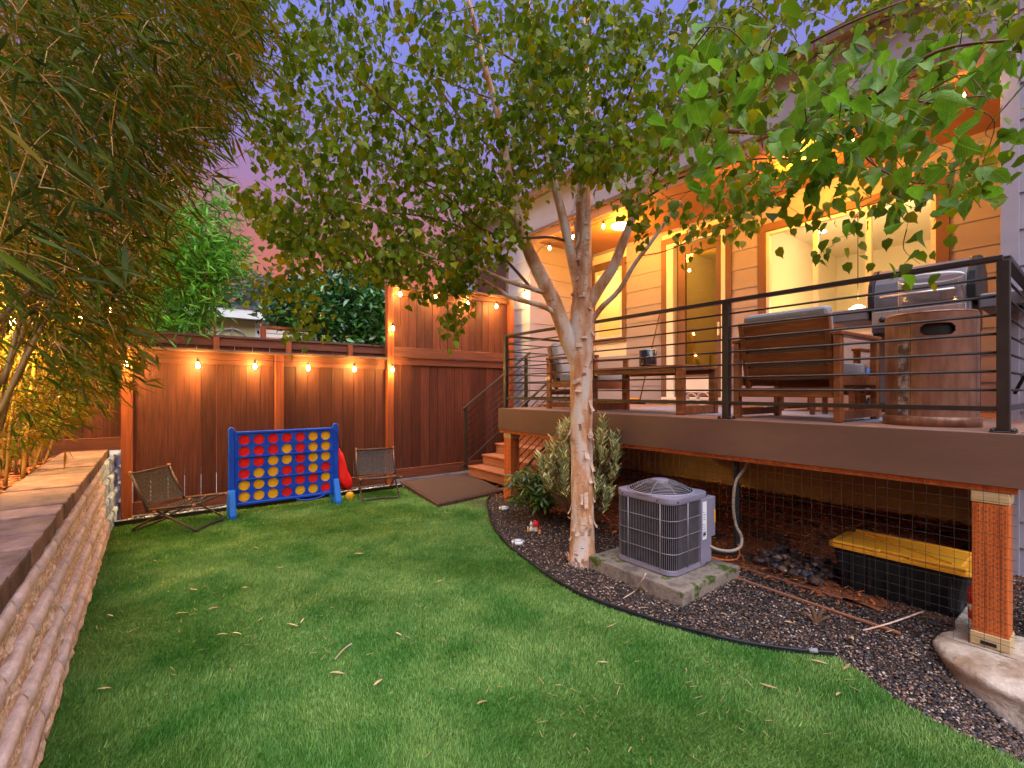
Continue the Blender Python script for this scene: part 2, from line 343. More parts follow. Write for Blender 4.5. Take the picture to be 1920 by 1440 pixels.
M['foundation'] = mat('foundation_wall', (.55, .36, .17), (.65, .45, .24), 3, rough=.9, bump=.3, spots=(3, .6, (.18, .12, .07), .15))
M['darkglass'] = mat('dark_window_pane', (.012, .012, .016), (.02, .02, .025), 2, rough=.1, spec=.8)
M['roofing'] = mat('roof_shingle', (.07, .065, .07), (.13, .12, .13), 20, rough=.9, bump=.5)
M['bulb'] = emit('bulb_glow', (1, .55, .16), 60)
M['lampglow'] = emit('lamp_glow', (1, .75, .38), 7)
M['downglow'] = emit('downlight_glow', (1, .85, .55), 12)
M['pane'] = glass('window_glass', (1, 1, 1), .03)
M['doorpane'] = glass('door_glass', (.80, .78, .45), .10)
M['clearglass'] = glass('clear_glass', (.90, .92, .92), .08)
M['hose'] = mat('white_hose', (.6, .58, .55), rough=.4)
M['green'] = mat('green_print', (.01, .13, .05), rough=.5)
M['mushroom'] = mat('glazed_red', (.65, .02, .02), rough=.25)
M['ivory'] = mat('ivory_resin', (.62, .54, .38), (.7, .62, .46), 20, rough=.5)
M['orange'] = mat('orange_resin', (.70, .22, .02), rough=.45)
M['bluecloth'] = mat('blue_cloth', (.03, .12, .38), (.05, .17, .48), 9, rough=.8)
def birch_bark():
    m = bpy.data.materials.new('river_birch_bark'); m.use_nodes = True; t = m.node_tree; N = t.nodes; L = t.links; b = N['Principled BSDF']
    tcn = N.new('ShaderNodeTexCoord'); mpn = N.new('ShaderNodeMapping'); mpn.inputs['Scale'].default_value = (9, 9, 2.6); L.new(tcn.outputs['Object'], mpn.inputs[0])
    no = N.new('ShaderNodeTexNoise'); no.inputs['Scale'].default_value = 1.0; no.inputs['Detail'].default_value = 8; no.inputs['Roughness'].default_value = .62; L.new(mpn.outputs[0], no.inputs[0])
    cr = N.new('ShaderNodeValToRGB'); e = cr.color_ramp.elements; cr.color_ramp.interpolation = 'EASE'
    for i, (p_, c_) in enumerate([(.0, (.16, .07, .04)), (.38, (.40, .17, .075)), (.48, (.56, .29, .15)), (.54, (.62, .44, .33)), (.62, (.60, .50, .44))]):
        if i >= 2: e.new(p_)
    for i, (p_, c_) in enumerate([(.0, (.16, .07, .04)), (.38, (.40, .17, .075)), (.48, (.56, .29, .15)), (.54, (.62, .44, .33)), (.62, (.60, .50, .44))]):
        e[i].position = p_; e[i].color = (*c_, 1)
    L.new(no.outputs[0], cr.inputs[0])
    m2 = N.new('ShaderNodeMapping'); m2.inputs['Scale'].default_value = (22, 22, 120); L.new(tcn.outputs['Object'], m2.inputs[0])
    n2 = N.new('ShaderNodeTexNoise'); n2.inputs['Scale'].default_value = 1; n2.inputs['Detail'].default_value = 2; L.new(m2.outputs[0], n2.inputs[0])
    r2 = N.new('ShaderNodeMapRange'); r2.inputs[1].default_value = .66; r2.inputs[2].default_value = .72; L.new(n2.outputs[0], r2.inputs[0])
    mx = N.new('ShaderNodeMix'); mx.data_type = 'RGBA'; L.new(r2.outputs[0], mx.inputs[0]); L.new(cr.outputs[0], mx.inputs[6]); mx.inputs[7].default_value = (.14, .07, .045, 1)
    L.new(mx.outputs[2], b.inputs['Base Color']); b.inputs['Roughness'].default_value = .62
    bp = N.new('ShaderNodeBump'); bp.inputs['Strength'].default_value = .8; bp.inputs['Distance'].default_value = .012; L.new(no.outputs[0], bp.inputs['Height']); L.new(bp.outputs[0], b.inputs['Normal'])
    return m
M['bark'] = birch_bark()
M['flap'] = mat('peeled_bark', (.50, .29, .18), (.66, .50, .40), 14, (1, 1, 4), rough=.7, vary=.25, trans=.15)

def veined(name, c1, c2, cv):
    """leaf with a pale midrib and side veins; x runs along the leaf, y across"""
    m = mat(name, c1, c2, 3.0, rough=.42, trans=.5, spec=.3, vary=.35, bump=.25, bscale=14); t = m.node_tree; N = t.nodes; L = t.links
    tcn = N.new('ShaderNodeTexCoord'); sp = N.new('ShaderNodeSeparateXYZ'); L.new(tcn.outputs['Object'], sp.inputs[0])
    def mth(op, a, b=None, c=None):
        q = N.new('ShaderNodeMath'); q.operation = op
        for i, w in enumerate((a, b, c)):
            if w is None: continue
            if isinstance(w, (int, float)): q.inputs[i].default_value = w
            else: L.new(w, q.inputs[i])
        return q.outputs[0]
    ay = mth('ABSOLUTE', sp.outputs['Y']); ph = mth('FRACT', mth('MULTIPLY', mth('SUBTRACT', sp.outputs['X'], mth('MULTIPLY', ay, .9)), 9.0))
    side = mth('LESS_THAN', mth('ABSOLUTE', mth('SUBTRACT', ph, .5)), .10); rib = mth('LESS_THAN', ay, .018); fac = mth('MULTIPLY', mth('MAXIMUM', mth('MULTIPLY', side, .55), rib), .6)
    mx = N.new('ShaderNodeMix'); mx.data_type = 'RGBA'; b = N['Principled BSDF']; src = b.inputs['Base Color'].links[0].from_socket
    L.new(fac, mx.inputs[0]); L.new(src, mx.inputs[6]); mx.inputs[7].default_value = (*cv, 1); L.new(mx.outputs[2], b.inputs['Base Color'])
    for q in N:
        if q.type == 'BSDF_TRANSLUCENT': L.new(mx.outputs[2], q.inputs[0])
    return m
M['birchleafone'] = veined('birch_leaf_near', (.095, .235, .008), (.155, .31, .013), (.24, .40, .04))
# ------------------------------------------------------------------ the ground
EDGE = [(3.50, 5.03), (3.27, 4.78), (3.027, 4.406), (2.78, 4.0), (2.598, 3.601), (2.47, 3.25), (2.398, 2.948), (2.325, 2.65), (2.293, 2.424), (2.280, 2.157), (2.33, 1.838), (2.44, 1.47), (2.552, 1.221), (2.703, 1.013), (2.82, .892)]
PAD = [(2.87, 6.50), (2.655, 4.915), (3.74, 5.075), (4.06, 6.50)]
TURF = [(-.44, -2.5), (-.44, 6.24), (2.80, 6.24), (2.655, 4.90), (3.50, 5.03)] + EDGE[1:] + [(2.76, .76), (2.64, .60), (2.59, .446), (2.56, .1), (2.50, -.6), (2.4, -2.5)]
def gz(x, y):
    """height of the bed: level with the lawn, dropping beside the round footing"""
    return -.24 * math.exp(-(((x - 3.1) / .42) ** 2 + ((y + .02) / .42) ** 2)) + .02 * math.sin(x * 3.1 + 1) * math.sin(y * 2.3) * min(1, max(0, (x - 2.5) * 2))
def grid_sheet(name, x0, x1, y0, y1, nx, ny, fz, m, keep=None):
    mb = MB(); idx = {}
    for j in range(ny + 1):
        for i in range(nx + 1):
            x = x0 + (x1 - x0) * i / nx; y = y0 + (y1 - y0) * j / ny; mb.v.append(Vector((x, y, fz(x, y))))
    for j in range(ny):
        for i in range(nx):
            a = j * (nx + 1) + i; mb.f.append([a, a + 1, a + nx + 2, a + nx + 1]); mb.m.append(0); mb.sm.append(True)
    return mb.build(name, m, kind='structure', center=False)
box('added_pale_ground', -12, 6, 6.66, 9.40, -.3, -.004, M['concrete'], kind='structure')  # unseen pale ground, added to make the gaps between fence planks look bright
box('ground', -80, 80, -60, 140, -.9, -.30, M['soil'], kind='structure')
grid_sheet('planting_bed', 2.1, 7.0, -3, 6.6, 60, 100, lambda x, y: gz(x, y) - .012, M['gravelbase'])
grid_sheet('mulch_bed', 3.66, 6.74, .40, 6.2, 30, 50, lambda x, y: gz(x, y) - .006 + .02 * math.sin(x * 9) * math.sin(y * 7), M['mulchbase'])
mb = MB(); mb.prism(TURF, -.28, .0); mb.build('lawn_base', M['turf'], kind='structure', center=False)
box('gravel_strip', -.42, 3.0, 6.24, 6.62, -.05, -.012, M['gravelbase'], kind='structure')

# turf blades
def turf():
    pts = []
    need = 470000
    got = 0; xs = []; ys = []
    while got < need:
        n_ = 800000
        x = np.random.uniform(-.44, 3.5, n_); y = np.random.uniform(.2, 6.24, n_)
        d = x * FWD.x + y * FWD.y
        keep = (np.random.rand(n_) < np.minimum(1, (1.9 / np.maximum(d, 1.0)) ** 1.25)) & (d > .8) & inpoly(x, y, TURF)
        xs.append(x[keep]); ys.append(y[keep]); got += keep.sum()
    x = np.concatenate(xs)[:need]; y = np.concatenate(ys)[:need]; n_ = len(x)
    d = x * FWD.x + y * FWD.y
    # pile direction wanders in soft patches like brushed artificial turf
    ph = np.sin(x * 2.3 + 1.3 * np.sin(y * 1.7)) + np.sin(y * 3.1 + x * 1.1) + .6 * np.sin(x * 7.1 + y * 5.3)
    ang = ph * .9 + np.random.normal(0, .9, n_)
    h = np.random.uniform(.011, .025, n_) * (1 + .18 * np.sin(x * 5 + y * 3)); w = (.0016 + .00052 * d) * np.random.uniform(.7, 1.3, n_)
    lean = np.abs(np.random.normal(.45, .30, n_))
    dx = np.cos(ang) * lean * h; dy = np.sin(ang) * lean * h
    wa = np.random.uniform(0, math.pi, n_); wx = np.cos(wa) * w; wy = np.sin(wa) * w
    V = np.zeros((n_, 3, 3)); V[:, 0] = np.stack([x - wx, y - wy, 0 * x], 1); V[:, 1] = np.stack([x + wx, y + wy, 0 * x], 1)
    V[:, 2] = np.stack([x + dx, y + dy, h], 1)
    F = np.arange(n_ * 3).reshape(-1, 3)
    me = np_mesh('turf_grass', V.reshape(-1, 3), F, M['blade'], np.repeat(np.random.rand(n_), 3))
    tag(link('turf_grass', me), 'short green artificial turf covering the curved lawn', 'grass', kind='stuff')
turf()

# stones
OCT_V = [(1, 0, 0), (0, 1, 0), (-1, 0, 0), (0, -1, 0), (.1, .1, .7), (-.1, 0, -.7), ]
OCT_F = [(0, 1, 4), (1, 2, 4), (2, 3, 4), (3, 0, 4), (1, 0, 5), (2, 1, 5), (3, 2, 5), (0, 3, 5)]
def rots(n_, tilt=1.0):
    a = np.random.uniform(0, 2 * math.pi, n_); b = np.random.uniform(-tilt, tilt, n_); c = np.random.uniform(-tilt, tilt, n_)
    ca, sa, cb, sb, cc, sc = np.cos(a), np.sin(a), np.cos(b), np.sin(b), np.cos(c), np.sin(c); z = 0 * a; o = z + 1
    Rz = np.stack([np.stack([ca, -sa, z], 1), np.stack([sa, ca, z], 1), np.stack([z, z, o], 1)], 1)
    Rx = np.stack([np.stack([o, z, z], 1), np.stack([z, cb, -sb], 1), np.stack([z, sb, cb], 1)], 1)
    Ry = np.stack([np.stack([cc, z, sc], 1), np.stack([z, o, z], 1), np.stack([-sc, z, cc], 1)], 1)
    return Rz @ Rx @ Ry
def stones(name, n_, poly, s0, s1, m, fz, label, cat, flat=.6, avoid=None, power=1.0, pv=OCT_V, pf=OCT_F, tilt=.5, par=None):
    poly_ = np.array(poly); x0, y0 = poly_.min(0); x1, y1 = poly_.max(0); xs = []; ys = []; g = 0
    while g < n_:
        x = np.random.uniform(x0, x1, n_ * 3); y = np.random.uniform(y0, y1, n_ * 3); d = np.maximum(x * FWD.x + y * FWD.y, 1.2)
        k = inpoly(x, y, poly) & (np.random.rand(len(x)) < (1.9 / np.maximum(d, 1.9)) ** power)
        if avoid is not None: k &= ~avoid(x, y)
        xs.append(x[k]); ys.append(y[k]); g += k.sum()
    x = np.concatenate(xs)[:n_]; y = np.concatenate(ys)[:n_]; d = x * FWD.x + y * FWD.y
    s_ = np.random.uniform(s0, s1, n_) ; A = rots(n_, tilt)
    sc = np.stack([s_, s_ * np.random.uniform(.55, 1, n_), s_ * flat * np.random.uniform(.7, 1.2, n_)], 1)
    A = A * sc[:, None, :]
    z = np.array([fz(a, b) for a, b in zip(x, y)]) + s_ * np.random.uniform(-.1, .5, n_)
    me = scatter_mesh(name, pv, pf, A, np.stack([x, y, z], 1), m)
    o = link(name, me, par, 'stuff')
    if label: tag(o, label, cat)
BED = EDGE[::-1] + [(3.62, 5.05), (3.62, .9), (5.4, .9), (5.4, -.9), (2.5, -1.2), (2.56, .1), (2.59, .446), (2.64, .6), (2.76, .76)]
slab = lambda x, y: (x > 2.70) & (x < 3.45) & (y > 1.70) & (y < 2.53) | (((x - 3.50) ** 2 + (y - .25) ** 2) < .36 ** 2)
stones('bed_gravel', 62000, BED, .005, .0125, M['gravel'], gz, 'dark multicoloured gravel filling the curved planting bed', 'gravel', avoid=slab, power=1.1)
stones('fence_rocks', 2600, [(-.42, 6.30), (3.0, 6.30), (3.0, 6.52), (-.42, 6.52)], .012, .030, M['riverrock'], lambda x, y: .0, 'pale grey rocks lying along the foot of the fence', 'rocks')
CHIP_V = [(-1, -.35, 0), (1, -.25, .05), (.8, .3, .1), (-.9, .3, 0), (-.9, -.3, .22), (.9, -.2, .25), (.7, .25, .3), (-.8, .25, .2)]
CHIP_F = [(4, 5, 6), (4, 6, 7), (0, 1, 5), (0, 5, 4), (2, 3, 7), (2, 7, 6), (1, 2, 6), (1, 6, 5), (3, 0, 4), (3, 4, 7)]
stones('bark_chips', 9000, [(3.55, .9), (6.7, .9), (6.7, 5.2), (3.5, 5.0)], .010, .030, M['barkmulch'], lambda x, y: gz(x, y) + .01, 'reddish brown bark chips under the deck', 'mulch', flat=.5, pv=CHIP_V, pf=CHIP_F, tilt=.5, power=.3)
stones('raised_bed_litter', 6000, [(-3.4, -.2), (-.74, -.2), (-.74, 6.5), (-3.4, 6.5)], .02, .06, M['barkmulch'], lambda x, y: .735, 'orange brown leaf litter under the bamboo', 'leaf litter', flat=.3, pv=CHIP_V, pf=CHIP_F, tilt=.5, power=.3)
stones('river_rock_heap', 150, [(3.72, 1.28), (4.2, 1.28), (4.3, 1.75), (3.85, 1.8)], .025, .06, M['gravel'], lambda x, y: gz(x, y) + .05 * math.exp(-((x - 4.2) ** 2 + (y - 1.8) ** 2) * 6) + .01, 'dark round rocks heaped beside the yellow lidded tote', 'rocks', flat=.8, pv=OCT_V, pf=OCT_F, power=.2)
box('raised_bed_soil', -6, -.74, -2.5, 8.5, -.2, .72, M['soil'], kind='structure')

# turf edging: a black strip that follows the bed, and a straight one in front of the fence
def strip(mb, pts, h, th):
    n_ = len(pts); vs = []; fs = []
    for i in range(n_):
        a = Vector((*pts[max(i - 1, 0)], 0)); b = Vector((*pts[min(i + 1, n_ - 1)], 0)); d = (b - a).normalized(); q = Vector((-d.y, d.x, 0)) * th / 2; c = Vector((*pts[i], 0))
        vs += [c - q + Vector((0, 0, -.05)), c + q + Vector((0, 0, -.05)), c + q + Vector((0, 0, h)), c - q + Vector((0, 0, h))]
    for i in range(n_ - 1):
        for k in range(4): fs.append((4 * i + k, 4 * i + (k + 1) % 4, 4 * i + 4 + (k + 1) % 4, 4 * i + 4 + k))
    fs += [(3, 2, 1, 0), tuple(4 * (n_ - 1) + k for k in range(4))]; mb.add(vs, fs)
def ribbon(mb, pts, h, th, fz):
    for i in range(len(pts) - 1):
        a = Vector((*pts[i], 0)); b = Vector((*pts[i + 1], 0)); d = (b - a).normalized(); nn = Vector((-d.y, d.x, 0)) * th / 2
        za, zb = fz(*pts[i]), fz(*pts[i + 1]); e = d * .002
        mb.add([a - nn + Vector((0, 0, za - .05)), a + nn + Vector((0, 0, za - .05)), b + nn + Vector((0, 0, zb - .05)), b - nn + Vector((0, 0, zb - .05)),
                a - nn + Vector((0, 0, za + h)), a + nn + Vector((0, 0, za + h)), b + nn + Vector((0, 0, zb + h)), b - nn + Vector((0, 0, zb + h))],
               [(4, 5, 6, 7), (0, 3, 2, 1), (0, 1, 5, 4), (1, 2, 6, 5), (2, 3, 7, 6), (3, 0, 4, 7)], True)
def smooth(pts, n_=6):
    out = []
    P = [pts[0]] + list(pts) + [pts[-1]]
    for i in range(1, len(P) - 2):
        for k in range(n_):
            t = k / n_; q = []
            for c in range(len(P[0])):
                p0, p1, p2, p3 = P[i - 1][c], P[i][c], P[i + 1][c], P[i + 2][c]
                q.append(.5 * (2 * p1 + (p2 - p0) * t + (2 * p0 - 5 * p1 + 4 * p2 - p3) * t * t + (3 * p1 - p0 - 3 * p2 + p3) * t ** 3))
            out.append(tuple(q))
    out.append(tuple(pts[-1])); return out
es = smooth(EDGE, 10)
t = thing('lawn_edging', 'black plastic edging curving between the turf and the gravel bed', 'edging', (3.0, 3, 0))
mb = MB(); strip(mb, es, .022, .009); mb.build('edging_strip', M['black'], t)
mb = MB(); mb.tube([(x + .003, y, .026) for x, y in es], .0085, 8); mb.build('rounded_lip', M['black'], t)
mb = MB(); mb.tube([(es[-9][0], es[-9][1], .027), (es[-7][0], es[-7][1], .03)], .012, 8); mb.build('joint_sleeve', M['cushion'], t)
t = thing('fence_edging', 'straight black edging board in front of the fence stones', 'edging', (1.2, 6.26, 0))
box('edging_board', -.36, 2.80, 6.245, 6.275, -.02, .05, M['black'], t)

# ------------------------------------------------------------------ retaining wall on the left
t = thing('retaining_wall', 'low block retaining wall with flat brown cap stones beside the lawn', 'wall', (-.5, 3, 0))
def rough_block(L, D, Hh, face_bulge, seed):
    """block whose +X face is split (uneven); L along Y"""
    rr = random.Random(seed); mb = MB(); ny, nz_ = 8, 6; vs = []
    zz = (0, .16, .34, .56, .66, .88, 1.0); ee = (-.016, -.006, -.004, -.008, .000, .002, -.010); jt = (.003, .009, .009, .006, .0025, .0025, .002)
    for j in range(nz_ + 1):
        for i in range(ny + 1):
            y = -L / 2 + L * i / ny; e = ee[j] + rr.uniform(-jt[j], jt[j]) - (.013 if i in (0, ny) else 0)
            vs.append((e, y, Hh * zz[j] + (rr.uniform(-.004, .004) if j in (3, 4) else 0)))
    k = len(vs)
    fs = []
    for j in range(nz_):
        for i in range(ny):
            a = j * (ny + 1) + i; fs.append((a, a + 1, a + ny + 2, a + ny + 1))
    vs += [(-D, -L / 2, 0), (-D, L / 2, 0), (-D, L / 2, Hh), (-D, -L / 2, Hh)]
    top = [nz_ * (ny + 1) + i for i in range(ny + 1)]
    fs.append(tuple(top) + (k + 2, k + 3)); fs.append((0,) + tuple([k, k + 1]) + tuple(range(ny, 0, -1)))
    fs.append((k, 0) + tuple(j * (ny + 1) for j in range(1, nz_ + 1)) + (k + 3,))
    fs.append((ny, k + 1, k + 2) + tuple(j * (ny + 1) + ny for j in range(nz_, 0, -1)))
    mb.add(vs, fs); return mb
def mesh_of(mb, name, m, idx=None):
    me = bpy.data.meshes.new(name); me.from_pydata([tuple(p) for p in mb.v], [], mb.f)
    for q in (m if isinstance(m, list) else [m]): me.materials.append(q)
    me.polygons.foreach_set('use_smooth', mb.sm); me.polygons.foreach_set('material_index', mb.m)
    return me
for key, mm in (('warm', 'block'), ('grey', 'bluelit')):
    protos = [rough_block(.414, .20, .170, .014, 11 + k) for k in range(5)]
    me_ = []
    for p in protos:
        for fi in range(len(p.f)):
            p.m[fi] = 1 if 32 <= fi <= 48 else 0       # the rounded top band of the face is smoother
            p.sm[fi] = 32 <= fi < 48
        me_.append(mesh_of(p, 'block_mesh', [M[mm], M['blocktop'] if key == 'warm' else M['bluelit']]))
    for c in range(4):
        y = -1.0 + (.207 if c % 2 else 0)
        while y < 8.0:
            grey = y > 5.95 - .12 * c
            if grey == (key == 'grey'):
                place('block', random.choice(me_), Matrix.Translation((-.325 - .016 * c - .007 * min(y, 6.1) + .045 * max(0, y - 6.1) + U(-.003, .003), y, -.01 + .172 * c)) @ Matrix.Rotation(.007 + U(-.012, .012), 4, 'Z'), t)
            y += .418
y = -1.1
capm = {}
i = 0
while y < 6.45:
    L = (.27, .36)[i % 2] + U(-.01, .01)
    mb = MB(); w = U(-.005, .005)
    rr = random.Random(i); n_ = 5
    # cap: slightly uneven front edge
    top = [(-.755, 0), (-.755, L - .012)] + [(-.405 + w + rr.uniform(-.004, .004), (L - .012) * (1 - k / n_)) for k in range(n_ + 1)]
    mb.prism([(p[0] + .020 - .007 * (p[1] + y), p[1] + y) for p in top], .682, .776 + rr.uniform(-.006, .006))
    mb.build('cap_stone', M['capmoss'] if i in (6, 7) else M['cap'], t, bevel=.012, seg=2)
    y += L; i += 1

# ------------------------------------------------------------------ fences
def fence_run(t, x0, x1, z0, z1, y=6.60, w=.145, gap=.006, m='fence'):
    n_ = max(1, round((x1 - x0) / (w + gap))); ww = (x1 - x0) / n_
    for i in range(n_):
        g = random.choice((.003, .005, .009, .007))
        box('plank', x0 + i * ww + g / 2, x0 + (i + 1) * ww - g / 2, y + U(0, .004), y + .018 + U(0, .003), z0, z1, M[m], t)
FY = 6.60
t = thing('low_fence', 'low brown plank fence with a string of lights below its cap', 'fence', (.9, FY, 0))
for (a, b) in ((-.225, 1.185), (1.285, 2.68)):
    fence_run(t, a, b, .13, 1.80)
    box('bottom_rail', a, b, FY - .034, FY - .004, .03, .17, M['fencerail'], t, .003)
    box('top_rail', a, b, FY - .034, FY - .004, 1.72, 1.86, M['fencerail'], t, .003)
    box('back_board', a, b, FY + .03, FY + .045, .03, .16, M['fencerail'], t)
for x in (-.322, 1.19):
    box('post', x, x + .094, FY - .075, FY + .02, -.02, 1.86, M['fencepost'], t, .005)
box('cap_rail', -3.6, 2.68, FY - .085, FY + .06, 1.862, 1.895, M['fencecap'], t, .004)
# the run that stands on the raised bed, left of the corner post
fence_run(t, -3.6, -.325, .86, 1.80)
box('bottom_rail', -3.6, -.325, FY - .034, FY - .004, .76, .90, M['fencerail'], t, .003)
box('top_rail', -3.6, -.325, FY - .034, FY - .004, 1.72, 1.86, M['fencerail'], t, .003)
for x in (-2.0, -3.5): box('post', x, x + .094, FY - .075, FY + .02, .7, 1.86, M['fencepost'], t, .005)
t = thing('tall_fence', 'tall brown privacy fence between the low fence and the house', 'fence', (3.8, FY, 0))
box('post', 2.685, 2.785, FY - .08, FY + .02, 0, 2.96, M['fencepost'], t, .005)
box('post', 4.955, 5.045, FY - .08, FY + .02, 0, 3.06, M['fencepost'], t, .005)
fence_run(t, 2.79, 4.95, .20, 1.80)
box('bottom_rail', 2.79, 4.95, FY - .03, FY - .004, .07, .22, M['fencerail'], t, .003)
box('middle_rail', 2.79, 4.95, FY - .032, FY - .004, 1.80, 1.91, M['fencerail'], t, .003)
box('drip_rail', 2.79, 4.95, FY - .07, FY - .004, 1.915, 2.06, M['fencerail'], t, .003)
fence_run(t, 2.79, 4.95, 2.06, 2.94, w=.125)
box('top_rail', 2.79, 4.10, FY - .032, FY - .004, 2.84, 2.95, M['fencerail'], t, .003)
box('cap_rail', 2.66, 4.10, FY - .09, FY + .05, 2.955, 2.99, M['fencecap'], t, .003)
box('top_rail', 4.10, 4.95, FY - .036, FY - .004, 2.94, 3.03, M['fencerail'], t, .003)
box('plank', 4.10, 4.95, FY + .02, FY + .03, 2.5, 3.0, M['fence'], t)
box('cap_rail', 4.08, 5.06, FY - .09, FY + .05, 3.035, 3.07, M['fencecap'], t, .003)
# neighbours' fence further back
t = thing('neighbour_fence', 'plum brown fence of the next garden behind the low fence', 'fence', (1.5, 9.5, 0))
for i in range(22):
    box('plank', -2 + i * .28, -2 + i * .28 + .272, 9.5, 9.52, .1, 2.2, M['fence'], t)
box('top_rail', -2, 4.2, 9.465, 9.498, 2.19, 2.33, M['fencerail'], t)
box('cap_rail', -2, 4.2, 9.43, 9.56, 2.333, 2.37, M['fencecap'], t)
for x in (.75, 1.9, 3.05, -.4): box('post', x, x + .09, 9.42, 9.50, .1, 2.33, M['fencepost'], t)
# shed behind
t = thing('cream_shed', 'cream outbuilding with a white eave seen above the fences', 'shed', (.9, 14, 0))
box('wall', -2.5, 2.05, 14, 14.15, 0, 3.28, M['cream'], t)
box('side_wall', 1.97, 2.05, 14.15, 17, 0, 3.28, M['cream'], t)
box('corner_trim', 2.05, 2.17, 13.97, 14.1, 0, 3.27, M['white'], t)
box('eave_board', -2.5, 2.42, 13.62, 13.68, 3.27, 3.50, M['white'], t)
box('roof', -2.6, 2.5, 13.6, 18, 3.505, 3.60, M['roofing'], t)
box('soffit', -2.5, 2.42, 13.68, 14.0, 3.285, 3.31, M['white'], t)
t = thing('wheel_ornament', 'grey spoked wheel rim leaning on the cream shed wall', 'wheel', (1.5, 13.9, 2.55))
mb = MB(); cx, cz = 1.52, 2.66
mb.tube([(cx + .36 * math.cos(a), 13.93, cz + .36 * math.sin(a)) for a in [k * math.pi / 12 for k in range(25)]], .02, 6); mb.build('rim', M['steel'], t)
for k in range(6):
    a = k * math.pi / 3 + .2
    mb = MB(); mb.tube([(cx, 13.93, cz), (cx + .35 * math.cos(a), 13.93, cz + .35 * math.sin(a))], .006, 4); mb.build('spoke', M['steel'], t)
box('mast', cx - .02, cx + .02, 13.9, 13.92, 2.3, 3.12, M['steel'], t)
t = thing('louvre_screen', 'weathered white slatted screen beside the laurel hedge', 'screen', (2.2, 10.6, 1.5))
for k in range(8): box('slat', 1.75, 2.75, 10.6, 10.63, 2.0 + k * .085, 2.07 + k * .085, M['white'], t)
box('post', 1.66, 1.75, 10.55, 10.65, 0, 2.72, M['fencepost'], t)
box('frame_rail', 1.75, 2.75, 10.57, 10.66, 2.69, 2.74, M['fencepost'], t)

# ------------------------------------------------------------------ house
XW, XI, ZC, ZT = 5.25, 6.75, 4.07, 4.76        # wing face, porch wall, porch ceiling, eave
Hs = thing('house', 'two storey house with pale lap siding and a lit recessed porch', 'house', (6.5, 3, 0))
def siding_x(xf, y0, y1, z0, z1, openings, ref=0.0, e=.28):
    """lap boards on a wall that faces -X at x = xf"""
    k = math.floor((z0 - ref) / e)
    while ref + k * e < z1:
        a = max(z0, ref + k * e); b = min(z1, ref + (k + 1) * e); k += 1
        if b - a < .02: continue
        cuts = [(y0, y1)]
        for (oy0, oy1, oz0, oz1) in openings:
            if oz0 < b - .02 and oz1 > a + .02:
                nc = []
                for (p, q) in cuts:
                    if oy1 <= p or oy0 >= q: nc.append((p, q)); continue
                    if oy0 > p: nc.append((p, oy0))
                    if oy1 < q: nc.append((oy1, q))
                cuts = nc
        for (p, q) in cuts:
            mb = MB()
            mb.add([(xf, p, a), (xf, q, a), (xf, q, b), (xf, p, b), (xf - .016, p, a), (xf - .016, q, a), (xf - .004, q, b + .0), (xf - .004, p, b + .0)],
                   [(4, 7, 6, 5), (0, 4, 5, 1), (3, 2, 6, 7), (0, 3, 7, 4), (1, 5, 6, 2)])
            mb.build('siding_board', M['siding'], Hs)
def siding_y(yf, x0, x1, z0, z1, sgn=-1, ref=0.0, e=.28):
    k = math.floor((z0 - ref) / e)
    while ref + k * e < z1:
        a = max(z0, ref + k * e); b = min(z1, ref + (k + 1) * e); k += 1
        if b - a < .02: continue
        mb = MB(); s_ = sgn
        mb.add([(x0, yf, a), (x1, yf, a), (x1, yf, b), (x0, yf, b), (x0, yf + s_ * .016, a), (x1, yf + s_ * .016, a), (x1, yf + s_ * .004, b), (x0, yf + s_ * .004, b)],
               [(4, 5, 6, 7), (0, 1, 5, 4), (3, 7, 6, 2), (0, 4, 7, 3), (1, 2, 6, 5)])
        mb.build('siding_board', M['siding'], Hs)
YL, YR = 6.30, .54                                # ends of the recess
SW = (5.47, 6.14, 2.39, 3.70); DR = (3.53, 4.54, 1.30, 3.83); BW = (1.18, 2.96, 2.30, 3.62)
OP = [SW, DR, BW]
def wall_x(x0, x1, y0, y1, z0, z1, ops, m, par):
    ys = sorted({y0, y1, *[o[0] for o in ops], *[o[1] for o in ops]})
    for a, b in zip(ys[:-1], ys[1:]):
        o_ = [o for o in ops if o[0] <= a and o[1] >= b]
        segs = [(z0, z1)] if not o_ else [(z0, o_[0][2]), (o_[0][3], z1)]
        for (p, q) in segs:
            if q - p > .01: mb = MB(); mb.box(x0, x1, a, b, p, q); mb.build('wall', m, par)
wall_x(XI, XI + .16, -.2, YL + .1, 0, ZC, OP, M['wallpaint'], Hs)
siding_x(XI, YR, YL, 1.19, ZC, [(5.38, 6.23, 2.30, 3.84), (3.44, 4.64, 1.1, 3.93), (1.07, 3.06, 2.19, 3.72)], ref=.93)
box('foundation', XI - .05, XI + .2, -.2, 6.3, -.3, 1.1, M['foundation'], Hs)
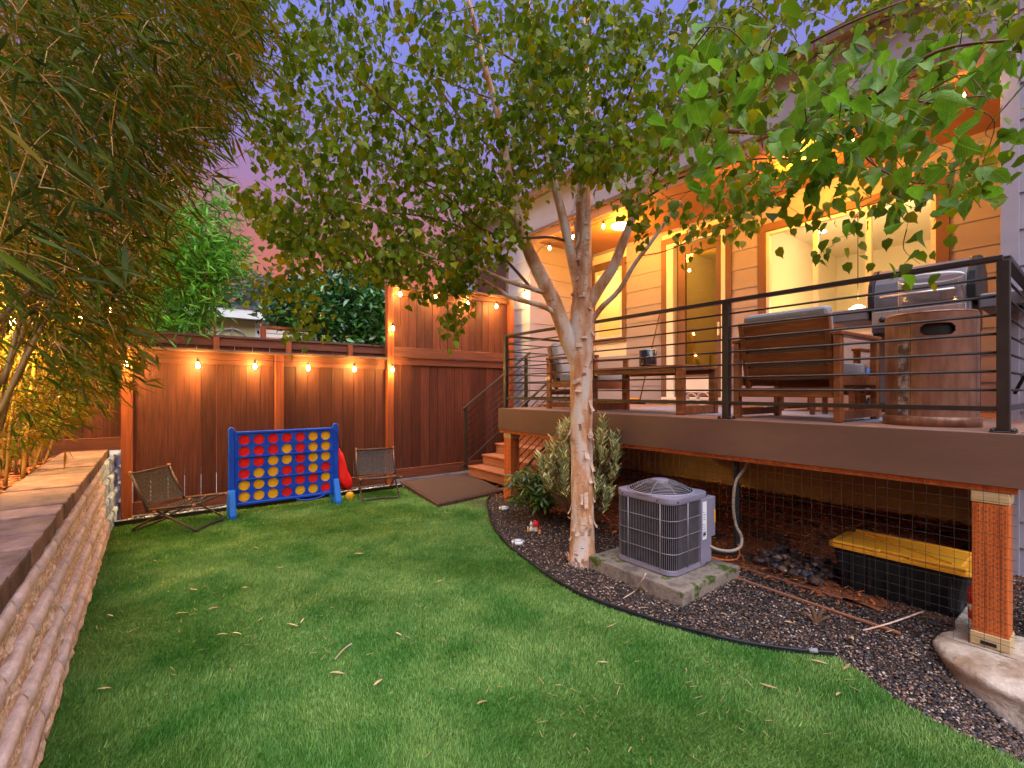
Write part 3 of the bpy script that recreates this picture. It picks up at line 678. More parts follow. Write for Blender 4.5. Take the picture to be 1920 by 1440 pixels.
# wings and their returns
box('wing_wall', XW + .002, XW + .30, -5, YR - .02, -.3, ZC + .08, M['siding'], Hs)
siding_x(XW, -5, YR - .10, .2, ZT, [], ref=.12)
box('corner_board', XW - .022, XW + .08, YR - .10, YR, -.2, ZC, M['siding'], Hs, .003)
box('return_wall', XW + .3, XI, YR - .02, YR + .0, -.3, ZC, M['siding'], Hs)
box('wing_wall', XW + .002, XI + .2, YL + .02, 9.2, -.3, ZC + .08, M['siding'], Hs)
siding_y(YL + .02, XW + .09, XI - .02, 1.0, ZC, -1, ref=.93)
box('corner_board', XW - .02, XW + .09, YL - .0, YL + .11, 0, ZC, M['siding'], Hs, .003)
siding_x(XW, YL + .11, 9.2, .5, ZT, [(7.0, 8.0, 3.12, 3.86)], ref=.93)
box('side_window', XW - .01, XW + .002, 7.0, 8.0, 3.12, 3.86, M['darkglass'], Hs)
for (a, b, c_, d_) in ((6.94, 8.06, 3.86, 3.92), (6.94, 8.06, 3.06, 3.12), (6.94, 7.0, 3.12, 3.86), (8.0, 8.06, 3.12, 3.86)):
    box('window_trim', XW - .03, XW - .002, a, b, c_, d_, M['trimpaint'], Hs)
box('inner_corner_board', XI - .06, XI - .002, YL - .055, YL - .0, 1.19, ZC, M['siding'], Hs)
# ceiling of the porch, beam, upper band, eave
box('porch_ceiling', XW + .09, XI, YR, YL, ZC, ZC + .04, M['soffit'], Hs)
box('porch_beam', XW - .02, XW + .088, YR, YL, ZC - .06, ZC + .075, M['soffit'], Hs, .004)
box('belly_band', XW - .05, XW - .0, -5, 9.2, ZC + .078, ZC + .135, M['trimpaint'], Hs, .003)
box('upper_wall', XW + .002, XI + .2, -5, 9.2, ZC + .08, ZT, M['siding'], Hs)
box('roof', XW - .10, XI + 6, -5.1, 9.3, ZT, ZT + .10, M['roofing'], Hs)
box('gutter', XW - .16, XW - .102, -5.1, 9.3, ZT - .02, ZT + .10, M['trimpaint'], Hs, .006)
# flat-trim and windows
def window(t_out, op, name, nsash, blind=False):
    """dark casing, white frame and panes filling the opening"""
    y0, y1, z0, z1 = op; Y0, Y1, Z0, Z1 = t_out
    for (a, b, c_, d_) in ((Y0, Y1, z1, Z1), (Y0, Y1, Z0, z0), (Y0, y0, z0, z1), (y1, Y1, z0, z1)):
        box(name + '_casing', XI - .035, XI + .02, a, b, c_, d_, M['trimpaint'], Hs, .003)
    fr = MB(); f = .045
    for (a, b, c_, d_) in ((y0 + .002, y1 - .002, z1 - f, z1 - .002), (y0 + .002, y1 - .002, z0 + .002, z0 + f), (y0 + .002, y0 + f, z0 + f, z1 - f), (y1 - f, y1 - .002, z0 + f, z1 - f)):
        fr.box(XI - .012, XI + .06, a, b, c_, d_)
    fo = fr.build(name, M['white'], Hs)
    n_ = nsash; W_ = (y1 - y0 - 2 * f)
    for i in range(n_):
        a = y0 + f + W_ * i / n_; b = a + W_ / n_
        if i: box('mullion', XI + .0, XI + .05, a - .028, a + .028, z0 + f, z1 - f, M['white'], fo)
        box('pane', XI + .024, XI + .030, a + (.028 if i else 0), b - (.028 if i < n_ - 1 else 0), z0 + f, z1 - f, M['pane'], fo)
    return fo
window((5.38, 6.23, 2.30, 3.84), SW, 'small_window', 1)
window((1.07, 3.06, 2.19, 3.72), BW, 'living_window', 3)
# glazed door with a white screen-door frame
for (a, b, c_, d_) in ((3.44, 4.64, 3.83, 3.93), (4.54, 4.64, 1.19, 3.83), (3.44, 3.53, 1.19, 3.83)):
    box('door_casing', XI - .035, XI + .02, a, b, c_, d_, M['trimpaint'], Hs, .003)
dr = box('door_frame', XI - .03, XI + .05, 4.50, 4.538, 1.30, 3.828, M['white'], Hs)
box('jamb', XI - .05, XI + .0, 4.40, 4.497, 1.30, 3.78, M['white'], dr, .004)
box('jamb', XI - .03, XI + .05, 3.532, 3.60, 1.30, 3.828, M['white'], dr, .004)
box('head', XI - .03, XI + .05, 3.602, 4.497, 3.785, 3.828, M['white'], dr, .004)
box('sill', XI - .09, XI + .05, 3.50, 4.60, 1.255, 1.298, M['white'], dr, .004)
dl = MB(); a, b, z0, z1 = 3.62, 4.38, 1.32, 3.77; s_ = .15
dl.box(XI + .03, XI + .075, a, a + .09, z0, z1); dl.box(XI + .03, XI + .075, b - s_, b, z0, z1); dl.box(XI + .03, XI + .075, a + .09, b - s_, z1 - .16, z1); dl.box(XI + .03, XI + .075, a + .09, b - s_, z0, z0 + .34)
dl = dl.build('door', M['trimpaint'], Hs)
box('pane', XI + .05, XI + .056, a + .09, b - s_, z0 + .34, z1 - .16, M['doorpane'], dl)
box('lower_panel', XI + .022, XI + .029, a + .1, b - s_ - .02, z0 + .06, z0 + .30, M['white'], dl)
mb = MB(); mb.tube([(XI + .02, a + .045, 2.36), (XI - .02, a + .045, 2.36), (XI - .02, a + .14, 2.36)], .011, 6); mb.build('handle', M['steel'], dl)
box('lock_plate', XI + .018, XI + .029, a + .025, a + .065, 2.25, 2.45, M['steel'], dl)
for k in range(60): 
    z = z0 + .36 + k * .030
    if z < z1 - .18: box('blind_slat', XI + .09, XI + .105, a + .10, b - s_ - .01, z, z + .002, M['white'], dl)
# porch ceiling lamp
pl = thing('porch_ceiling_lamp', 'round white lamp on the porch ceiling, mostly behind leaves', 'ceiling lamp', (5.88, 4.81, ZC - .10))
MB().lathe([(.0, .03), (.10, .035), (.14, .06), (.15, .085)], 20, (5.88, 4.81, ZC - .10)).build('shade', M['lampglow'], pl)
MB().lathe([(.16, .085), (.16, .10)], 20, (5.88, 4.81, ZC - .10)).build('base', M['white'], pl)
# rooms behind the windows
def room(y0, y1, z0, z1, x1, tag_):
    box('interior_wall', x1, x1 + .1, y0, y1, z0, z1, M['wallpaint'], Hs)
    box('interior_wall', XI + .162, x1, y0 - .1, y0, z0, z1, M['wallpaint'], Hs)
    box('interior_wall', XI + .162, x1, y1, y1 + .1, z0, z1, M['wallpaint'], Hs)
    box('interior_ceiling', XI + .162, x1, y0, y1, z1, z1 + .05, M['wallpaint'], Hs)
    box('interior_floor', XI + .162, x1, y0, y1, z0 - .05, z0, M['wood'], Hs)
room(.1, 3.32, 1.30, 4.02, 10.6, '')
room(3.44, 4.9, 1.30, 4.02, 9.2, '')
room(5.06, 6.31, 1.30, 4.02, 8.2, '')
# ------------------------------------------------------------------ lamps
def plight(name, p, w, r=.03, c=(1, .50, .15), par=None):
    l = bpy.data.lights.new(name, 'POINT'); l.energy = w; l.shadow_soft_size = r; l.color = c
    o = bpy.data.objects.new(name, l); C.objects.link(o); o.location = p
    if par is not None: adopt(o, par)
    return o
BW_ = 120.0
WARM = (1, .60, .14)
def bulb(t, p, w=1.0, c=None):
    p = Vector(p)
    MB().lathe([(.011, .03), (.014, .035), (.016, .05), (.013, .075), (.006, .082)], 8, p).build('socket', M['black'], t)
    MB().lathe([(.0, -.038), (.013, -.034), (.021, -.018), (.022, -.004), (.016, .012), (.010, .030)], 10, p, caps=False).build('bulb', M['bulb'], t)
    plight('bulb_light', p + Vector((0, -.0, -.01)), w * BW_, .024, c or WARM, t)
def cord(t, pts, r=.0035):
    MB().tube(smooth(pts, 5), r, 5).build('cord', M['cord'], t)
YB = 6.47
t = thing('string_lights', 'string of warm bulbs hanging below the cap of the low fence', 'string lights', (1, YB, 1.8))
fb = [(-.272, 1.697), (.363, 1.701), (.949, 1.707), (1.57, 1.706), (2.179, 1.709), (2.74, 1.72)]
pts = [(-2.9, YB + .05, 1.86), (-1.0, YB + .03, 1.80)]
for i, (x, z) in enumerate(fb):
    bulb(t, (x, YB, z), 1.0); pts.append((x, YB, z + .086))
    if i < 5: pts.append(((x + fb[i + 1][0]) / 2, YB + .01, z + .06 + U(0, .02)))
cord(t, pts)
for x in (-2.6, -1.9, -1.15): bulb(t, (x, YB + .02, 1.70), 1.3)
t = thing('string_lights', 'string of warm bulbs glowing inside the bamboo', 'string lights', (-1.2, 4, 2))
gb = [(-60, 640, 2.9), (22, 600, 3.3), (60, 566, 3.4), (88, 570, 3.9), (150, 600, 4.4), (205, 582, 5.3), (240, 655, 5.5)]
pts = []
for i, q in enumerate(gb):
    p = at(*q); bulb(t, p, 2.6 if i < 5 else 1.2); pts.append((p.x, p.y, p.z + .086))
    if i < len(gb) - 1: p2 = at(*gb[i + 1]); pts.append(((p.x + p2.x) / 2, (p.y + p2.y) / 2, (p.z + p2.z) / 2 + .03))
cord(t, pts)
t = thing('string_lights', 'string of warm bulbs rising along the tall privacy fence', 'string lights', (3.8, YB, 2.8))
tb = [(2.745, 2.325), (2.86, 2.846), (3.448, 2.872), (4.039, 2.843), (4.62, 2.859), (5.16, 3.114)]
pts = [(2.73, YB, 1.80), (2.72, YB + .01, 2.1)]
for i, (x, z) in enumerate(tb):
    y = YB if i < 5 else 6.36
    bulb(t, (x, y, z), .8 if i < 5 else 1.0); pts.append((x, y, z + .086))
    if 0 < i < 5: pts.append(((x + tb[i + 1][0]) / 2, YB, z + .055))
cord(t, pts)
t = thing('string_lights', 'string of warm bulbs along the outer edge of the porch ceiling', 'string lights', (5.2, 4, 3.8))
pb = [(5.716, 3.786), (5.169, 3.819), (4.545, 3.811), (3.948, 3.80), (2.783, 3.71), (1.5, 3.76), (.75, 3.80)]
pts = [(5.16, 6.32, 3.2), (5.16, 6.05, 3.75)]
for i, (y, z) in enumerate(pb):
    bulb(t, (5.17, y, z), .22, (1, .42, .05)); pts.append((5.17, y, z + .086))
    if i < len(pb) - 1: pts.append((5.17, (y + pb[i + 1][0]) / 2, z + .07))
cord(t, pts)
plight('porch_lamp_and_fill', (5.88, 4.81, ZC - .17), 62, .12, (1, .34, .03), pl)
plight('porch_lamp_and_fill', (5.9, 2.2, ZC - .10), 74, .12, (1, .34, .03), pl)  # added warm fill for the porch wall, no fixture here
# pendant and recessed lamps inside
pd = thing('pendant_lamp', 'glowing globe pendant hanging inside the wide window', 'pendant lamp', (8.2, 2.25, 2.6))
MB().lathe([(0, -.10), (.09, -.06), (.135, .0), (.12, .06), (.05, .11), (.02, .12)], 18, (8.2, 2.30, 2.55)).build('globe', M['lampglow'], pd)
MB().tube([(8.2, 2.30, 2.67), (8.2, 2.30, 4.0)], .006, 6).build('cable', M['iron'], pd)
MB().lathe([(.09, 0), (.09, .03)], 16, (8.2, 2.30, 3.985)).build('canopy', M['composite'], pd)
plight('pendant_light', (8.2, 2.30, 2.75), 20, .15, (1, .66, .28), pd)
pd2 = thing('wall_lamp', 'small glowing lamp low inside the wide window', 'lamp', (9.8, 1.95, 2.4))
MB().lathe([(.0, 0), (.10, .01), (.09, .09), (.0, .10)], 12, (9.4, 2.1, 2.55)).build('shade', M['lampglow'], pd2)
for (x, y, lb) in ((8.6, 2.9, 'recessed downlight in the lit room ceiling, left of the pendant cable'), (9.6, 1.4, 'recessed downlight in the lit room ceiling, right of the pendant cable'), (7.6, 1.0, 'recessed downlight in the lit room ceiling, nearest the window glass')):
    dlm = thing('downlight', lb, 'downlight', (x, y, 4.0), 'ceiling downlights inside the house')
    MB().lathe([(.06, 0), (.06, .012)], 14, (x, y, 3.995)).build('lens', M['downglow'], dlm)
    MB().lathe([(.085, 0), (.085, .006)], 14, (x, y, 4.009)).build('ring', M['white'], dlm)
plight('room_light', (7.9, 1.9, 3.7), 22, .3, (1, .66, .30), pd)
plight('hall_light', (8.0, 4.2, 3.7), 7, .2, (1, .60, .18), Hs)
plight('bath_light', (7.5, 5.7, 3.6), 16, .2, (1, .62, .18), Hs)
# things seen through the panes
t = thing('picture_frame', 'white framed picture with an ochre peak seen through the small window', 'picture', (8.1, 5.6, 2.8))
box('frame', 8.12, 8.16, 5.12, 5.62, 2.95, 3.55, M['white'], t); box('mat', 8.105, 8.118, 5.16, 5.58, 2.99, 3.51, M['wallpaint'], t)
MB().prism([(5.20, 3.02), (5.54, 3.02), (5.38, 3.42)], 8.098, 8.103, Matrix(((0, 0, 1, 0), (1, 0, 0, 0), (0, 1, 0, 0), (0, 0, 0, 1)))).build('print', M['lid'], t)
t = thing('kitchen_cabinet', 'pale cabinet with a woven front at the back of the lit room', 'cabinet', (10, 2, 1.3))
box('carcass', 9.9, 10.55, 1.5, 2.2, 1.31, 2.75, M['wallpaint'], t); 
for k in range(12): box('reed', 9.88, 9.899, 1.52 + k * .056, 1.555 + k * .056, 1.8, 2.72, M['lid'], t)
box('carcass', 9.9, 10.55, 2.3, 3.2, 1.31, 2.35, M['white'], t)
t = thing('sofa', 'low grey sofa standing inside the lit room', 'sofa', (8.6, 1.2, 1.3))
box('seat', 8.3, 9.1, .5, 1.9, 1.45, 1.75, M['cushion'], t, .04); box('back', 9.1, 9.3, .5, 1.9, 1.45, 2.2, M['cushion'], t, .05)
for (a, b) in ((8.35, .55), (9.2, .55), (8.35, 1.8), (9.2, 1.8)): box('leg', a, a + .05, b, b + .05, 1.302, 1.45, M['wood'], t)

# ------------------------------------------------------------------ deck
D = thing('deck', 'raised deck with a brown fascia in front of the lit house wall', 'deck', (5, 2.6, 0))
X0, ZD, Y0D, Y1D = 3.50, 1.18, .30, 4.82
x = X0 + .0
while x < XI - .02:
    w = .138; a, b = Y0D, Y1D
    if x > XW: b = 6.28
    if x + w > XI - .01: w = XI - .01 - x
    segs = [(a, b)] if R() < .4 else [(a, a + (b - a) * .45 + U(-.5, .5)), None]
    if segs[-1] is None: segs = [segs[0], (segs[0][1] + .003, b)]
    for (p, q) in segs: box('deck_board', x, x + w, p, q, ZD - .028, ZD, M['deckboard'], D, .002)
    x += w + .005
box('fascia_board', X0 - .028, X0 - .003, 3.022, Y1D, .90, ZD - .002, M['fascia'], D, .002)
box('fascia_board', X0 - .028, X0 - .003, Y0D - .028, 3.018, .90, ZD - .002, M['fascia'], D, .002)
box('fascia_board', X0 - .0, XW - .02, Y0D - .028, Y0D - .003, .90, ZD - .002, M['fascia'], D, .002)
box('fascia_board', X0 - .0, XW - .02, Y1D + .003, Y1D + .028, .90, ZD - .002, M['fascia'], D, .002)
box('rim_joist', X0 + .0, X0 + .04, Y0D, Y1D, .865, ZD - .03, M['treated'], D)
for k in range(11):
    y = .55 + k * .40; box('joist', X0 + .042, XI - .06, y, y + .04, .90, ZD - .03, M['treated'], D)
box('beam', 3.54, 3.64, .42, 4.70, .70, .80, M['treated'], D) if False else None
for (y, zb) in ((.33, .035), (4.60, .0)):
    p_ = box('deck_post', 3.505, 3.645, y, y + .14, zb, .80, M['treated'], D, .004)
    box('post_cap', 3.500, 3.65, y - .004, y + .144, .802, .862, M['treated_end'], D, .004)
    if y < 1:      # incision marks of treated timber, and the base bracket
        mk = MB()
        for r_ in range(9):
            for q in range(24):
                yy = y + .012 + r_ * .0143; zz = .12 + q * .028 + (r_ % 2) * .014
                mk.box(3.5032, 3.506, yy, yy + .0022, zz, zz + .013)
        mk.build('incision_marks', M['incision'], D)
        box('post_bracket', 3.498, 3.65, y - .006, y + .146, .035, .105, M['treated_end'], D, .003)
        box('bracket_slot', 3.494, 3.497, y + .045, y + .105, .048, .066, M['black'], D)
t = thing('footing', 'round pale concrete footing carrying the orange corner post', 'footing', (3.5, .25, 0))
from mathutils import noise as mn
mb = MB(); prof = [(.350 + .0006 * k, -.42 + .0405 * k) for k in range(10)] + [(.362, -.036), (.368, -.018), (.368, -.004), (.360, .008), (.345, .018), (.325, .024), (.29, .028), (.24, .031), (.17, .033), (.09, .034), (.02, .035)]
mb.lathe(prof, 96, (3.505, .25, 0))
for p in mb.v:
    r_ = math.hypot(p.x - 3.505, p.y - .25); a = math.atan2(p.y - .25, p.x - 3.505)
    q = mn.noise(p * 9) * .011 + mn.noise(p * 26) * .006 + (mn.noise(p * 60) * .004 if p.z > -.05 and r_ > .29 else 0)
    if r_ > .12: p.x += math.cos(a) * q; p.y += math.sin(a) * q
    if p.z > -.03 and r_ > .2: p.z += mn.noise(p * 20) * .007 + mn.noise(p * 50) * .004 - .001
mb.build('pier', M['footing'], t, center=False)
# railing
def rail_line(t, a, b, posts):
    a = Vector(a); b = Vector(b)
    MB().bar(a + Vector((0, 0, .925)), b + Vector((0, 0, .925)), .05, .028).build('top_rail', M['iron'], t, .003)
    for k in range(8):
        z = .125 + k * .1
        if k == 0: MB().bar(a + Vector((0, 0, z)), b + Vector((0, 0, z)), .028, .028).build('bottom_rail', M['iron'], t, .002)
        else: MB().tube([a + Vector((0, 0, z)), b + Vector((0, 0, z))], .0075, 6).build('rail', M['iron'], t)
RL = thing('deck_railing', 'dark metal railing with horizontal bars around the raised deck', 'railing', (3.55, 2.5, ZD))
rail_line(RL, (3.55, .355, ZD), (3.55, 4.76, ZD), 0)
rail_line(RL, (3.575, .355, ZD), (5.23, .355, ZD), 0)
rail_line(RL, (3.575, 4.76, ZD), (5.08, 4.76, ZD), 0)
for (x, y) in ((3.55, .355), (3.55, 1.856), (3.55, 3.30), (3.55, 4.76), (5.10, 4.76)):
    box('post', x - .025, x + .025, y - .025, y + .025, ZD, ZD + .911, M['iron'], RL, .003)
    box('base_plate', x - .05, x + .05, y - .05, y + .05, ZD, ZD + .008, M['iron'], RL, .002)
    for (i, j) in ((-.038, -.038), (.038, -.038), (-.038, .038), (.038, .038)):
        if x < 4: MB().lathe([(.011, .0), (.011, .008), (.007, .014)], 6, (x + i, y + j, ZD + .008)).build('bolt', M['iron'], RL)
for y in (.22, .46) : pass
# stairs
ST = thing('stairs', 'reddish brown wooden stairs climbing from the mat to the deck', 'stairs', (4.5, 5.8, 0))
r_, g_ = (1.18 - .05) / 7, .262
xs = 3.93
for k in range(7):
    box('riser', xs + k * g_, xs + k * g_ + .02, 4.90, 6.25, .05 + k * r_, .05 + (k + 1) * r_ - .028, M['composite'], ST, .002)
    if k < 6:
        box('tread', xs + k * g_ - .022, xs + k * g_ + .132, 4.89, 6.26, .05 + (k + 1) * r_ - .027, .05 + (k + 1) * r_, M['composite'], ST, .004)
        box('tread', xs + k * g_ + .136, xs + (k + 1) * g_ - .001, 4.89, 6.26, .05 + (k + 1) * r_ - .027, .05 + (k + 1) * r_, M['composite'], ST, .004)
for y in (4.92, 5.5, 6.2):
    mb = MB(); P = [(xs + .022, .0)]
    mb.prism([(xs + .022, .0), (xs + .35, .0), (xs + 7 * g_, .85), (xs + 7 * g_, 1.10), (xs + 6 * g_ + .022, 1.10)] [::1], y, y + .035, Matrix(((1, 0, 0, 0), (0, 0, 1, 0), (0, 1, 0, 0), (0, 0, 0, 1)))); mb.build('stringer', M['treated'], ST)
def stair_rail(label, y, xa, xb, zbase_a, slope, posts):
    t = thing('stair_railing', label, 'railing', (xa, y, 0))
    L = xb - xa
    f = lambda x, h: Vector((x, y, zbase_a + (x - xa) * slope + h))
    MB().bar(f(xa - .06, .93), f(xb + .05, .93), .045, .026).build('handrail', M['iron'], t, .003)
    for k in range(8): 
        if k == 0: MB().bar(f(xa - .09, .03), f(xb, .03), .03, .026).build('bottom_rail', M['iron'], t, .002)
        else: MB().tube([f(xa, .05 + k * .108), f(xb, .05 + k * .108)], .0072, 6).build('rail', M['iron'], t)
    for x in posts: box('post', x - .024, x + .024, y - .024, y + .024, max(.05, zbase_a + (x - xa) * slope - .06), zbase_a + (x - xa) * slope + .93, M['iron'], t, .003)
sl_ = r_ / g_
stair_rail('dark metal stair railing on the fence side of the stairs', 6.30, 3.90, 5.18, .22, .70, (3.90, 5.14))
stair_rail('dark metal stair railing beneath and behind the deck corner', 5.02, 3.95, 5.14, .20, .72, (5.1,))
t = thing('stair_mat', 'square brown pebbled mat slab at the foot of the stairs', 'mat', (3.3, 5.8, 0))
MB().prism(PAD, -.02, .046).build('slab', M['padedge'], t, .004)
ins = [(2.89, 6.48), (2.682, 4.94), (3.725, 5.098), (4.035, 6.48)]
MB().prism(ins, .0465, .054).build('pebble_surface', M['pad'], t, .003)

# wire mesh hung below the fascia
t = thing('wire_mesh', 'green black wire mesh closing the space under the deck', 'wire mesh', (3.49, 2.5, 0))
mb = MB(); y = .36; j = 0
wob = lambda a, b: .004 * math.sin(a * 9 + b * 5)
while y < 4.62:
    z0 = gz(3.47, y) - .02
    if y < .62: z0 = max(z0, .04)
    mb.tube([(3.462 + wob(y, 0), y + wob(y, 1), .90), (3.462 + wob(y, 3), y + wob(y, 4), .45), (3.464, y + wob(y, 8), z0)], .00125, 4, False); y += .058; j += 1
mb.build('vertical_wires', M['wire'], t)
mb = MB()
for k in range(16):
    z = .035 + k * .056
    mb.tube([(3.459 + wob(k, q), .30 + q * .44, z + wob(k * 2, q * 3)) for q in range(11)], .00125, 4, False)
mb.build('horizontal_wires', M['wire'], t)
mb = MB()
for k in range(9): mb.tube([(3.50 + k * .1, .262, .9), (3.50 + k * .1, .262, .03)], .00125, 4, False)
for k in range(16): mb.tube([(3.46, .262, .035 + k * .056), (4.4, .262, .035 + k * .056)], .00125, 4, False)
mb.build('side_wires', M['wire'], t)
for (ya, yb, xx, za, zb) in ((.75, 2.75, 3.40, .03, .06), (1.1, 3.0, 3.62, .05, .07)):
    t = thing('timber_strip', 'thin reddish timber strip on the gravel %s the wire mesh' % ('in front of' if xx < 3.5 else 'behind'), 'timber strip', (xx, ya, za))
    MB().bar((xx, ya, gz(xx, ya) + .022), (xx, yb, gz(xx, yb) + .03), .016, .014).build('strip', M['composite'], t, .002)

# ------------------------------------------------------------------ air conditioner on its slab
t = thing('concrete_slab', 'mossy square concrete slab under the air conditioner', 'slab', (3.07, 2.1, 0))
mb = MB(); mb.box(2.70, 3.45, 1.70, 2.53, -.05, .095); mb.build('slab', M['moss'], t, .012, seg=2)
AC = thing('air_conditioner', 'grey lavender outdoor air conditioner with a round fan grille', 'air conditioner', (3.06, 2.12, .10))
ax0, ax1, ay0, ay1, az0, az1 = 2.83, 3.30, 1.86, 2.37, .10, .60
def rrect(x0, x1, y0, y1, r, n_=6):
    P = []
    for (cx, cy, a0) in ((x1 - r, y1 - r, 0), (x0 + r, y1 - r, 90), (x0 + r, y0 + r, 180), (x1 - r, y0 + r, 270)):
        for k in range(n_ + 1):
            a = math.radians(a0 + 90 * k / n_); P.append((cx + r * math.cos(a), cy + r * math.sin(a)))
    return P
MB().prism(rrect(ax0 + .012, ax1 - .012, ay0 + .012, ay1 - .012, .07), az0 + .03, az1).build('coil', M['acfin'], AC)
MB().prism(rrect(ax0 - .004, ax1 + .004, ay0 - .004, ay1 + .004, .08), az0, az0 + .035).build('base_pan', M['acgrey'], AC, .005)
MB().prism(rrect(ax0 - .008, ax1 + .008, ay0 - .008, ay1 + .008, .085), az1, az1 + .045).build('top_cover', M['acgrey'], AC, .010, seg=2)
g = MB()
per = rrect(ax0, ax1, ay0, ay1, .08, 8); PL = per + [per[0]]
acc = 0; nxt = 0; pts_ = []
for i in range(len(PL) - 1):
    a = Vector((*PL[i], 0)); b = Vector((*PL[i + 1], 0)); L = (b - a).length
    while nxt <= acc + L and L > 0:
        p = a + (b - a) * ((nxt - acc) / L); pts_.append(p); nxt += .014
    acc += L
for p in pts_:
    if p.x < ax1 - .12 or p.y > ay1 - .05: g.tube([(p.x, p.y, az0 + .035), (p.x, p.y, az1)], .0016, 4, False)
g.build('guard_bars', M['acguard'], AC)
for k in range(5):
    z = az0 + .035 + (az1 - az0 - .035) * k / 4.0
    q = MB(); pp = [(p[0], p[1], z) for p in rrect(ax0 - .003, ax1 + .003, ay0 - .003, ay1 + .003, .082, 8)]; q.tube(pp + [pp[0]], .003, 5, False); q.build('guard_ring', M['acguard'], AC)
for (x, y) in ((ax0 - .004, ay1 - .13), (ax0 - .004, ay0 + .10), (ax0 + .18, ay0 - .004)):
    MB().tube([(x, y, az0 + .03), (x, y, az1)], .0045, 6).build('guard_strap', M['acguard'], AC)
# service panel: taller box on the +X,-Y corner
MB().box(ax1 - .125, ax1 + .012, ay0 - .014, ay0 + .22, az0 + .02, az1).build('service_panel', M['acgrey'], AC, .004)
MB().box(ax1 - .02, ax1 + .075, ay0 - .010, ay0 + .25, az0 + .20, az1 - .002).build('control_box', M['acgrey'], AC, .004)
box('rating_label', ax1 - .115, ax1 - .06, ay0 - .0158, ay0 - .0145, az0 + .20, az1 - .02, M['label'], AC)
ik = MB()
for k in range(11):
    z = az0 + .22 + k * .018
    if k not in (6,): ik.box(ax1 - .110, ax1 - .110 + U(.02, .045), ay0 - .0168, ay0 - .0160, z, z + .004)
ik.box(ax1 - .108, ax1 - .072, ay0 - .0168, ay0 - .0160, az0 + .228, az0 + .252)
ik.build('label_print', M['ink'], AC)
box('warning_sticker', ax1 + .055, ax1 + .072, ay0 - .0118, ay0 - .0105, az0 + .30, az0 + .40, M['lid'], AC)
# domed fan grille
cx, cy = (ax0 + ax1) / 2 - .01, (ay0 + ay1) / 2; zt = az1 + .046
dome = lambda r: zt + .078 * (1 - (r / .238) ** 2)
MB().lathe([(.246, 0), (.244, .012), (.232, .014)], 36, (cx, cy, zt - .004), caps=False).build('grille_rim', M['acgrey'], AC)
MB().lathe([(.230, .0), (.0, .001)], 30, (cx, cy, zt + .002)).build('fan_well', M['acfin'], AC)
for k in range(12):
    r = .068 + k * .0148; gg = MB(); pp = [(cx + r * math.cos(a), cy + r * math.sin(a), dome(r)) for a in [i * math.pi / 20 for i in range(41)]]; gg.tube(pp, .0032, 4, False); gg.build('grille_ring', M['acguard'], AC)
MB().lathe([(.068, .0), (.06, .006), (.0, .009)], 24, (cx, cy, dome(.05))).build('motor_cap', M['acgrey'], AC)
for k in range(8):
    a = k * math.pi / 4 + .3; MB().tube([(cx + r * math.cos(a), cy + r * math.sin(a), dome(r) + .002) for r in (.06, .12, .18, .238)], .0028, 4).build('grille_spoke', M['acguard'], AC)
for k in range(4):
    a = k * math.pi / 2; MB().box(-.03, .03, .05, .17, -.002, .002, Matrix.Translation((cx, cy, zt + .016)) @ Matrix.Rotation(a, 4, 'Z') @ Matrix.Rotation(.4, 4, 'Y')).build('fan_blade', M['acfin'], AC)
for (x, y) in ((ax0 + .05, ay0 - .010), (ax0 - .010, ay0 + .12), (ax0 - .010, ay1 - .08), (ax1 - .05, ay0 - .010)):
    MB().lathe([(.005, -.004), (.005, .004)], 8, (x, y, az1 + .02)).build('screw', M['acfin'], AC)
# pipes
t = thing('insulated_pipe', 'black foam wrapped refrigerant pipe rising behind the air conditioner', 'pipe', (3.6, 2.0, 0))
px = at(1381, 1000, 3.62)
MB().tube(smooth([(px.x, px.y, .90), (px.x + .0, px.y, .5), (px.x, px.y, .22), (px.x - .02, px.y + .02, .13), (3.36, 2.02, .16), (3.30, 2.02, .17)], 5), .021, 10).build('pipe', M['lagging'], t)
MB().tube([(px.x, px.y, .33), (px.x, px.y, .36)], .025, 10).build('joint_tape', M['black'], t)
t = thing('flexible_conduit', 'beige flexible conduit looping from the deck to the air conditioner', 'conduit', (3.6, 1.95, 0))
cpts = [at(1402, 862, 3.62), at(1395, 880, 3.58), at(1379, 905, 3.55), at(1375, 950, 3.52), at(1380, 985, 3.50), at(1390, 1005, 3.46), at(1388, 1025, 3.44), at(1370, 1033, 3.44), at(1345, 1030, 3.46), at(1325, 1020, 3.48)]
MB().tube(smooth([tuple(p) for p in cpts], 5), .0115, 10).build('conduit', M['conduit'], t)
cc = [p + Vector((.01, .02, -.05)) for p in cpts[-4:]]
MB().tube(smooth([tuple(at(1384, 1020, 3.5)), tuple(at(1385, 1045, 3.5)), tuple(at(1360, 1050, 3.5)), tuple(at(1325, 1042, 3.5))], 5), .006, 8).build('copper_line', M['treated'], t)

